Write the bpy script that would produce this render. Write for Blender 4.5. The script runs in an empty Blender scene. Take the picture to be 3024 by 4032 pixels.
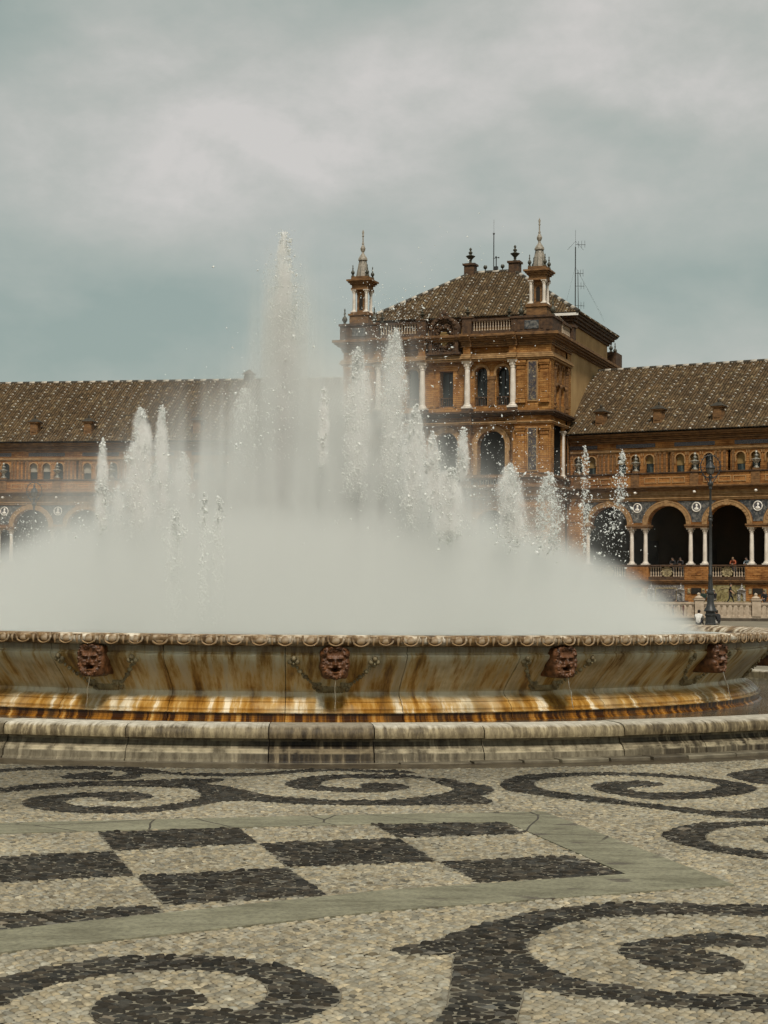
import bpy, math, random
import numpy as np
from mathutils import Matrix, Vector

random.seed(7)
rng = np.random.default_rng(7)
PI = math.pi
R = math.radians
scene = bpy.context.scene
C = scene.collection

# ------------------------------------------------------------------ camera
cam_d = bpy.data.cameras.new('camera')
cam = bpy.data.objects.new('camera', cam_d)
C.objects.link(cam)
cam_d.sensor_fit = 'HORIZONTAL'
cam_d.sensor_width = 36.0
cam_d.lens = 6900 / 3024 * 36.0
cam_d.clip_start = 0.1
cam_d.clip_end = 4000
cam.matrix_world = (Matrix.Translation((0, 0, 1.6)) @ Matrix.Rotation(PI / 2 + 0.04702, 4, 'X')
                    @ Matrix.Rotation(0.0085, 4, 'Z'))
scene.camera = cam

# ------------------------------------------------------------------ light
SUN_DIR = Vector((0.08, -0.66, 0.84)).normalized()
sun_d = bpy.data.lights.new('sun', 'SUN')
sun_d.energy = 2.6
sun_d.angle = R(10)
sun_d.color = (1.0, 0.93, 0.82)
sun = bpy.data.objects.new('sun', sun_d)
C.objects.link(sun)
sun.rotation_euler = SUN_DIR.to_track_quat('Z', 'Y').to_euler()
sun.location = (-40, -40, 60)

world = bpy.data.worlds.new('World')
scene.world = world
world.use_nodes = True
wn, wl = world.node_tree.nodes, world.node_tree.links
wn.clear()
w_out = wn.new('ShaderNodeOutputWorld')
w_bg = wn.new('ShaderNodeBackground')
w_bg.inputs['Strength'].default_value = 0.1
sky = wn.new('ShaderNodeTexSky')
sky.sky_type = 'NISHITA'
sky.sun_disc = False
sky.sun_elevation = math.asin(SUN_DIR.z)
sky.sun_rotation = math.atan2(SUN_DIR.x, SUN_DIR.y)
sky.air_density = 1.0
sky.dust_density = 2.0
tc = wn.new('ShaderNodeTexCoord')


def wnoise(scale, loc, stretch, detail=6, rough=0.55, dist=0.0):
    mp = wn.new('ShaderNodeMapping')
    mp.inputs['Location'].default_value = loc
    mp.inputs['Scale'].default_value = stretch
    wl.new(tc.outputs['Generated'], mp.inputs['Vector'])
    n = wn.new('ShaderNodeTexNoise')
    n.inputs['Scale'].default_value = scale
    n.inputs['Detail'].default_value = detail
    n.inputs['Roughness'].default_value = rough
    n.inputs['Distortion'].default_value = dist
    wl.new(mp.outputs['Vector'], n.inputs['Vector'])
    return n.outputs['Fac']


def wramp(fac, stops):
    r = wn.new('ShaderNodeValToRGB')
    e = r.color_ramp.elements
    e[0].position, e[0].color = stops[0][0], (*stops[0][1], 1)
    e[1].position, e[1].color = stops[-1][0], (*stops[-1][1], 1)
    for p, c in stops[1:-1]:
        k = e.new(p)
        k.color = (*c, 1)
    wl.new(fac, r.inputs['Fac'])
    return r.outputs['Color']


def wmix(fac, a, b, mode='MIX'):
    m = wn.new('ShaderNodeMix')
    m.data_type = 'RGBA'
    m.blend_type = mode
    for sock, v in ((m.inputs[0], fac), (m.inputs[6], a), (m.inputs[7], b)):
        if hasattr(v, 'is_linked'):
            wl.new(v, sock)
        elif isinstance(v, tuple):
            sock.default_value = (*v, 1)
        else:
            sock.default_value = v
    return m.outputs[2]


# thin overcast over the physical sky: one broad pale bank overhead, greyer gaps, small puffs inside
def wmath(op, a, b=None, c=None):
    n = wn.new('ShaderNodeMath')
    n.operation = op
    for i, v in enumerate((a, b, c)):
        if v is None:
            continue
        if hasattr(v, 'is_linked'):
            wl.new(v, n.inputs[i])
        else:
            n.inputs[i].default_value = v
    return n.outputs[0]


sepd = wn.new('ShaderNodeSeparateXYZ')
wl.new(tc.outputs['Generated'], sepd.inputs[0])
DX, DZ = sepd.outputs[0], sepd.outputs[2]


def bank_at(x0, z0, sx, sz, tilt=0.0):
    u = wmath('SUBTRACT', DX, x0)
    v = wmath('SUBTRACT', wmath('SUBTRACT', DZ, z0), wmath('MULTIPLY', u, tilt))
    q = wmath('ADD', wmath('POWER', wmath('ABSOLUTE', wmath('DIVIDE', u, sx)), 2.0), wmath('POWER', wmath('ABSOLUTE', wmath('DIVIDE', v, sz)), 2.0))
    return wmath('EXPONENT', wmath('MULTIPLY', q, -1.0))


soft = wnoise(6.0, (0.35, 0.0, 0.22), (1.0, 0.6, 2.0), 6, 0.5, 0.2)
wisp = wnoise(19.0, (3.1, 0.0, 1.0), (0.85, 0.6, 1.35), 9, 0.60, 0.15)
f = wmath('MULTIPLY_ADD', wmath('SUBTRACT', soft, 0.5), 1.5, 0.36)
for x0, z0, sx, sz, tilt, k in ((-0.03, 0.275, 0.16, 0.060, 0.25, 0.50), (-0.11, 0.225, 0.07, 0.03, 0.1, 0.22), (0.20, 0.285, 0.06, 0.030, 0.35, 0.30), (0.20, 0.115, 0.10, 0.035, 0.0, 0.28),
                             (-0.215, 0.315, 0.055, 0.045, 0.0, -0.42), (-0.17, 0.165, 0.09, 0.035, 0.0, -0.25), (0.17, 0.185, 0.09, 0.022, -0.2, -0.32), (0.12, 0.262, 0.05, 0.012, -0.3, -0.25)):
    f = wmath('MULTIPLY_ADD', bank_at(x0, z0, sx, sz, tilt), k, f)
f = wmath('MULTIPLY_ADD', wmath('MULTIPLY', wmath('SUBTRACT', wisp, 0.48), wmath('MAXIMUM', f, 0.28)), 1.45, f)
veil2 = wramp(f, [(0.0, (2.45, 2.98, 2.66)), (0.30, (3.20, 3.52, 3.14)), (0.60, (3.98, 4.04, 3.66)), (1.0, (5.15, 4.92, 4.60))])
sky_mix = wmix(0.90, sky.outputs['Color'], veil2)
wl.new(sky_mix, w_bg.inputs['Color'])
wl.new(w_bg.outputs['Background'], w_out.inputs['Surface'])

vs = scene.view_settings
vs.view_transform = 'Standard'
vs.look = 'None'
vs.gamma = 1.0
vs.exposure = 0.32
vs.use_curve_mapping = False

cy = scene.cycles
cy.use_denoising = True
cy.max_bounces = 10
cy.diffuse_bounces = 5
cy.glossy_bounces = 3
cy.transmission_bounces = 6
cy.transparent_max_bounces = 8
cy.volume_bounces = 5
cy.volume_step_rate = 0.2
cy.volume_max_steps = 128
cy.caustics_reflective = False
cy.caustics_refractive = False
cy.use_adaptive_sampling = True
cy.adaptive_threshold = 0.03
cy.sample_clamp_indirect = 6.0


# ------------------------------------------------------------------ helpers
class MB:
    """collects shapes; build() links them as ONE mesh object"""

    def __init__(self):
        self.v, self.f, self.m, self.xf = [], [], [], None

    def add(self, verts, faces, m=0):
        o = len(self.v)
        if self.xf is not None:
            verts = [tuple(self.xf @ Vector(p)) for p in verts]
        self.v.extend(verts)
        self.f.extend([tuple(i + o for i in fc) for fc in faces])
        self.m.extend([m] * len(faces))
        return self

    def box(self, x0, x1, y0, y1, z0, z1, m=0):
        v = [(x0, y0, z0), (x1, y0, z0), (x1, y1, z0), (x0, y1, z0), (x0, y0, z1), (x1, y0, z1), (x1, y1, z1), (x0, y1, z1)]
        f = [(3, 2, 1, 0), (4, 5, 6, 7), (0, 1, 5, 4), (1, 2, 6, 5), (2, 3, 7, 6), (3, 0, 4, 7)]
        return self.add(v, f, m)

    def quad(self, a, b, c, d, m=0):
        return self.add([a, b, c, d], [(0, 1, 2, 3)], m)

    def lathe(self, prof, n=12, c=(0, 0, 0), m=0, a0=0.0, a1=2 * PI, cap=True):
        full = abs(a1 - a0 - 2 * PI) < 1e-6
        k = n if full else n + 1
        v = []
        for r, z in prof:
            for i in range(k):
                a = a0 + (a1 - a0) * i / n
                v.append((c[0] + r * math.cos(a), c[1] + r * math.sin(a), c[2] + z))
        f = []
        for j in range(len(prof) - 1):
            for i in range(n):
                i2 = (i + 1) % k
                f.append((j * k + i, j * k + i2, (j + 1) * k + i2, (j + 1) * k + i))
        if cap and full:
            if prof[0][0] > 1e-4:
                f.append(tuple(reversed(range(k))))
            if prof[-1][0] > 1e-4:
                f.append(tuple((len(prof) - 1) * k + i for i in range(k)))
        return self.add(v, f, m)

    def ell(self, c, r, n=8, k=5, m=0):
        prof = [(math.sin(PI * j / k), -math.cos(PI * j / k)) for j in range(k + 1)]
        v, f = [], []
        for pr, pz in prof[1:-1]:
            for i in range(n):
                a = 2 * PI * i / n
                v.append((c[0] + r[0] * pr * math.cos(a), c[1] + r[1] * pr * math.sin(a), c[2] + r[2] * pz))
        b = len(v)
        v += [(c[0], c[1], c[2] - r[2]), (c[0], c[1], c[2] + r[2])]
        for j in range(k - 2):
            for i in range(n):
                i2 = (i + 1) % n
                f.append((j * n + i, j * n + i2, (j + 1) * n + i2, (j + 1) * n + i))
        for i in range(n):
            f.append((b, (i + 1) % n, i))
            f.append((b + 1, (k - 2) * n + i, (k - 2) * n + (i + 1) % n))
        return self.add(v, f, m)

    def tube(self, pts, rad, n=8, m=0, closed=False):
        pts = [Vector(p) for p in pts]
        L = len(pts)
        rad = rad if isinstance(rad, (list, tuple)) else [rad] * L
        v, f = [], []
        for i, p in enumerate(pts):
            a = pts[(i - 1) % L] if (closed or i > 0) else p
            b = pts[(i + 1) % L] if (closed or i < L - 1) else p
            d = (b - a).normalized()
            up = Vector((0, 0, 1)) if abs(d.z) < 0.9 else Vector((0, 1, 0))
            s = d.cross(up).normalized()
            t = s.cross(d)
            for k in range(n):
                an = 2 * PI * k / n
                v.append(tuple(p + (s * math.cos(an) + t * math.sin(an)) * rad[i]))
        for i in range(L if closed else L - 1):
            j = (i + 1) % L
            for k in range(n):
                k2 = (k + 1) % n
                f.append((i * n + k, i * n + k2, j * n + k2, j * n + k))
        if not closed:
            f.append(tuple(reversed(range(n))))
            f.append(tuple((L - 1) * n + k for k in range(n)))
        return self.add(v, f, m)

    def mesh(self, name, mats, smooth=False):
        me = bpy.data.meshes.new(name)
        me.from_pydata(self.v, [], self.f)
        for mt in (mats if isinstance(mats, (list, tuple)) else [mats]):
            me.materials.append(mt)
        if len(set(self.m)) > 1:
            me.polygons.foreach_set('material_index', self.m)
        if smooth:
            me.shade_smooth()
            if smooth != 'all':
                me.set_sharp_from_angle(angle=R(smooth if smooth is not True else 40))
        me.update()
        return me

    def build(self, name, mats, parent=None, smooth=False, **kw):
        return link(name, self.mesh(name, mats, smooth), parent, **kw)


def link(name, mesh, parent=None, loc=(0, 0, 0), rz=0.0, scale=None, rot=None):
    o = bpy.data.objects.new(name, mesh)
    C.objects.link(o)
    if parent is not None:
        o.parent = parent
    o.location = loc
    o.rotation_euler = rot if rot is not None else (0, 0, rz)
    if scale is not None:
        o.scale = scale if isinstance(scale, (tuple, list)) else (scale,) * 3
    return o


def tag(o, label=None, cat=None, group=None, kind=None):
    for k, v in (('label', label), ('category', cat), ('group', group), ('kind', kind)):
        if v:
            o[k] = v
    return o


def empty(name, loc, rz=0.0, **kw):
    o = bpy.data.objects.new(name, None)
    C.objects.link(o)
    o.location = loc
    o.rotation_euler = (0, 0, rz)
    o.empty_display_size = 0.3
    return tag(o, **kw)


def np_mesh(name, V, F, mat, smooth=True, col=None):
    """V (n,3) array, F list of (m,k) int arrays"""
    me = bpy.data.meshes.new(name)
    counts = np.concatenate([np.full(len(f), f.shape[1], np.int32) for f in F])
    loops = np.concatenate([f.ravel() for f in F]).astype(np.int32)
    starts = np.concatenate([[0], np.cumsum(counts)[:-1]]).astype(np.int32)
    me.vertices.add(len(V))
    me.vertices.foreach_set('co', np.ascontiguousarray(V, np.float32).ravel())
    me.loops.add(len(loops))
    me.loops.foreach_set('vertex_index', loops)
    me.polygons.add(len(counts))
    me.polygons.foreach_set('loop_start', starts)
    me.polygons.foreach_set('loop_total', counts)
    if smooth:
        me.polygons.foreach_set('use_smooth', np.ones(len(counts), bool))
    me.materials.append(mat)
    if col is not None:
        at = me.color_attributes.new('tint', 'FLOAT_COLOR', 'POINT')
        at.data.foreach_set('color', np.ascontiguousarray(col, np.float32).ravel())
    me.update(calc_edges=True)
    return me


# ------------------------------------------------------------------ materials
class Mat:
    def __init__(self, name, rough=0.8, metallic=0.0, spec=0.4):
        self.m = bpy.data.materials.new(name)
        self.m.use_nodes = True
        self.n, self.l = self.m.node_tree.nodes, self.m.node_tree.links
        self.b = self.n['Principled BSDF']
        self.b.inputs['Roughness'].default_value = rough
        self.b.inputs['Metallic'].default_value = metallic
        self.b.inputs['Specular IOR Level'].default_value = spec
        self.tc = self.n.new('ShaderNodeTexCoord')

    def vec(self, stretch=(1, 1, 1), loc=(0, 0, 0), src=None):
        mp = self.n.new('ShaderNodeMapping')
        mp.inputs['Scale'].default_value = stretch
        mp.inputs['Location'].default_value = loc
        self.l.new(src if src is not None else self.tc.outputs['Object'], mp.inputs['Vector'])
        return mp.outputs['Vector']

    def noise(self, scale, stretch=(1, 1, 1), detail=4, rough=0.55, loc=(0, 0, 0), dist=0.0, src=None):
        n = self.n.new('ShaderNodeTexNoise')
        n.inputs['Scale'].default_value = scale
        n.inputs['Detail'].default_value = detail
        n.inputs['Roughness'].default_value = rough
        n.inputs['Distortion'].default_value = dist
        self.l.new(self.vec(stretch, loc, src), n.inputs['Vector'])
        return n.outputs['Fac']

    def voro(self, scale, stretch=(1, 1, 1), feature='F1', src=None):
        n = self.n.new('ShaderNodeTexVoronoi')
        n.feature = feature
        n.inputs['Scale'].default_value = scale
        self.l.new(self.vec(stretch, (0, 0, 0), src), n.inputs['Vector'])
        return n.outputs['Distance']

    def ramp(self, fac, stops):
        r = self.n.new('ShaderNodeValToRGB')
        e = r.color_ramp.elements
        e[0].position, e[0].color = stops[0][0], (*stops[0][1], 1)
        e[1].position, e[1].color = stops[-1][0], (*stops[-1][1], 1)
        for p, c in stops[1:-1]:
            k = e.new(p)
            k.color = (*c, 1)
        self.l.new(fac, r.inputs['Fac'])
        return r.outputs['Color']

    def bw(self, fac, a, b):
        return self.ramp(fac, [(a, (0, 0, 0)), (b, (1, 1, 1))])

    def mix(self, fac, a, b, mode='MIX'):
        m = self.n.new('ShaderNodeMix')
        m.data_type = 'RGBA'
        m.blend_type = mode
        for sock, v in ((m.inputs[0], fac), (m.inputs[6], a), (m.inputs[7], b)):
            if hasattr(v, 'is_linked'):
                self.l.new(v, sock)
            elif isinstance(v, tuple):
                sock.default_value = (*v, 1)
            else:
                sock.default_value = v
        return m.outputs[2]

    def math(self, op, a, b=None, c=None):
        m = self.n.new('ShaderNodeMath')
        m.operation = op
        for i, v in enumerate((a, b, c)):
            if v is None:
                continue
            if hasattr(v, 'is_linked'):
                self.l.new(v, m.inputs[i])
            else:
                m.inputs[i].default_value = v
        return m.outputs[0]

    def xyz(self):
        s = self.n.new('ShaderNodeSeparateXYZ')
        self.l.new(self.tc.outputs['Object'], s.inputs[0])
        return s.outputs[0], s.outputs[1], s.outputs[2]

    def combine(self, x, y, z):
        s = self.n.new('ShaderNodeCombineXYZ')
        for i, v in enumerate((x, y, z)):
            if hasattr(v, 'is_linked'):
                self.l.new(v, s.inputs[i])
            else:
                s.inputs[i].default_value = v
        return s.outputs[0]

    def attr(self, name='tint'):
        a = self.n.new('ShaderNodeAttribute')
        a.attribute_name = name
        return a.outputs['Color']

    def objrand(self):
        return self.n.new('ShaderNodeObjectInfo').outputs['Random']

    def color(self, c):
        if isinstance(c, tuple):
            self.b.inputs['Base Color'].default_value = (*c, 1)
        else:
            self.l.new(c, self.b.inputs['Base Color'])
        return self

    def bump(self, h, strength=0.3, dist=0.02):
        b = self.n.new('ShaderNodeBump')
        b.inputs['Strength'].default_value = strength
        b.inputs['Distance'].default_value = dist
        self.l.new(h, b.inputs['Height'])
        self.l.new(b.outputs['Normal'], self.b.inputs['Normal'])
        return self

    def roughness(self, r):
        self.l.new(r, self.b.inputs['Roughness'])
        return self


def plain(name, a, b, scale=4.0, rough=0.8, stretch=(1, 1, 1), bump=0.0, metallic=0.0, bd=0.02, detail=4, lo=0.3, hi=0.7):
    m = Mat(name, rough, metallic)
    n = m.noise(scale, stretch, detail)
    m.color(m.ramp(n, [(lo, a), (hi, b)]))
    if bump:
        m.bump(n, bump, bd)
    return m.m


def brick_mat(name, dark, mid, light, seed=0.0):
    m = Mat(name, 0.85, spec=0.2)
    x, y, z = m.xyz()
    # thin courses (real ones are finer than this distance shows), blotches and weathering
    h = m.math('ADD', x, y)
    v = m.combine(h, z, 0.0)
    bt = m.n.new('ShaderNodeTexBrick')
    bt.inputs['Scale'].default_value = 1.0
    bt.inputs['Brick Width'].default_value = 0.62
    bt.inputs['Row Height'].default_value = 0.17
    bt.inputs['Mortar Size'].default_value = 0.014
    bt.inputs['Bias'].default_value = 0.0
    bt.inputs['Color1'].default_value = (*mid, 1)
    bt.inputs['Color2'].default_value = (*light, 1)
    bt.inputs['Mortar'].default_value = (*dark, 1)
    m.l.new(v, bt.inputs['Vector'])
    big = m.noise(0.55, (1, 1, 1.6), 5, 0.6, (seed, seed, 0))
    fine = m.noise(3.0, (0.7, 0.7, 3.0), 4, 0.6, (seed, 0, 0))
    c = m.mix(m.bw(big, 0.42, 0.68), bt.outputs['Color'], dark)
    c = m.mix(m.bw(fine, 0.5, 0.75), c, light)
    m.color(c).bump(m.math('ADD', fine, bt.outputs['Fac']), 0.35, 0.03)
    return m.m


M = {}
M['brick'] = brick_mat('tower_brick', (0.118, 0.045, 0.012), (0.29, 0.126, 0.033), (0.42, 0.22, 0.070))
M['brick2'] = brick_mat('wing_brick', (0.115, 0.043, 0.012), (0.30, 0.125, 0.034), (0.42, 0.205, 0.066), 5.0)
M['brick_trim'] = plain('weathered_brick_moulding', (0.07, 0.034, 0.013), (0.235, 0.122, 0.045), 2.2, 0.85, (1, 1, 2.5), 0.4)
M['brick_dark'] = plain('sooty_terracotta', (0.028, 0.016, 0.010), (0.105, 0.056, 0.026), 3.0, 0.85, (1, 1, 1.5), 0.5)
M['brick_light'] = plain('pale_arch_brick', (0.21, 0.115, 0.045), (0.40, 0.245, 0.11), 3.0, 0.85, (1, 1, 1), 0.4)
M['marble'] = plain('white_column_marble', (0.50, 0.44, 0.37), (0.74, 0.68, 0.60), 2.5, 0.55, (1, 1, 0.6), 0.1)
M['stucco'] = plain('ochre_stucco', (0.25, 0.145, 0.054), (0.44, 0.285, 0.122), 0.5, 0.9, (1, 1, 0.6), 0.1, detail=8)
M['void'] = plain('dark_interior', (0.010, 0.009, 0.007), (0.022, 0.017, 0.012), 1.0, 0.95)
M['gallery'] = plain('shaded_gallery_wall', (0.014, 0.010, 0.005), (0.032, 0.020, 0.009), 0.6, 0.9)  # near-black base puts the gallery's shade into the wall colour
M['glass'] = plain('dark_window_glass', (0.012, 0.018, 0.018), (0.022, 0.028, 0.028), 2.0, 0.12)
M['shutter'] = plain('green_grey_shutter', (0.045, 0.062, 0.060), (0.065, 0.085, 0.080), 3.0, 0.6, (8, 1, 1))
M['blind'] = plain('ochre_roller_blind', (0.19, 0.125, 0.04), (0.25, 0.165, 0.06), 2.0, 0.8)
M['blind_grey'] = plain('grey_roller_blind', (0.27, 0.25, 0.20), (0.36, 0.33, 0.27), 2.0, 0.8)
M['blue_tile'] = plain('blue_grey_glazed_tile', (0.035, 0.036, 0.046), (0.12, 0.11, 0.115), 9.0, 0.4, lo=0.4, hi=0.65)
M['spandrel'] = plain('spandrel_glazed_tile', (0.030, 0.034, 0.038), (0.15, 0.14, 0.125), 5.0, 0.5, lo=0.42, hi=0.62)
M['iron'] = plain('painted_black_iron', (0.018, 0.019, 0.019), (0.036, 0.037, 0.036), 8.0, 0.45, bump=0.1)
M['ceramic'] = plain('glazed_ceramic_urn', (0.05, 0.055, 0.05), (0.42, 0.40, 0.34), 6.0, 0.3, (1, 1, 2), lo=0.4, hi=0.6)
M['dark_urn'] = plain('dark_bronze_green_finial', (0.020, 0.022, 0.016), (0.085, 0.078, 0.052), 5.0, 0.5)
M['spire'] = plain('spire_stone_tiles', (0.13, 0.11, 0.08), (0.36, 0.32, 0.26), 6.0, 0.6, (1, 1, 2), 0.3)
M['white'] = plain('white_paint', (0.66, 0.63, 0.57), (0.80, 0.77, 0.71), 2.0, 0.5)
M['tile_white'] = plain('white_glazed_roof_tile', (0.10, 0.08, 0.055), (0.56, 0.51, 0.43), 3.0, 0.35)
M['ridge_dark'] = plain('dark_ridge_tile', (0.022, 0.018, 0.012), (0.05, 0.04, 0.026), 2.0, 0.6)
M['stone_bal'] = plain('pale_balustrade_stone', (0.28, 0.215, 0.15), (0.48, 0.385, 0.285), 3.0, 0.75, bump=0.2)
M['stone_dark'] = plain('damp_plinth_stone', (0.045, 0.034, 0.022), (0.10, 0.078, 0.052), 2.0, 0.7)
m = Mat('clay_roof_tile', 0.8, spec=0.25)
m.color(m.mix(1.0, m.attr(), m.mix(m.bw(m.noise(0.35, detail=5), 0.40, 0.62), m.ramp(m.noise(2.0, detail=5), [(0.3, (0.50, 0.48, 0.45)), (0.7, (0.90, 0.86, 0.80))]), m.ramp(m.noise(1.3, detail=5), [(0.3, (0.62, 0.64, 0.60)), (0.7, (1.15, 1.10, 1.0))])), 'MULTIPLY'))
m.bump(m.noise(9.0), 0.3, 0.02)
M['roof'] = m.m

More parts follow.
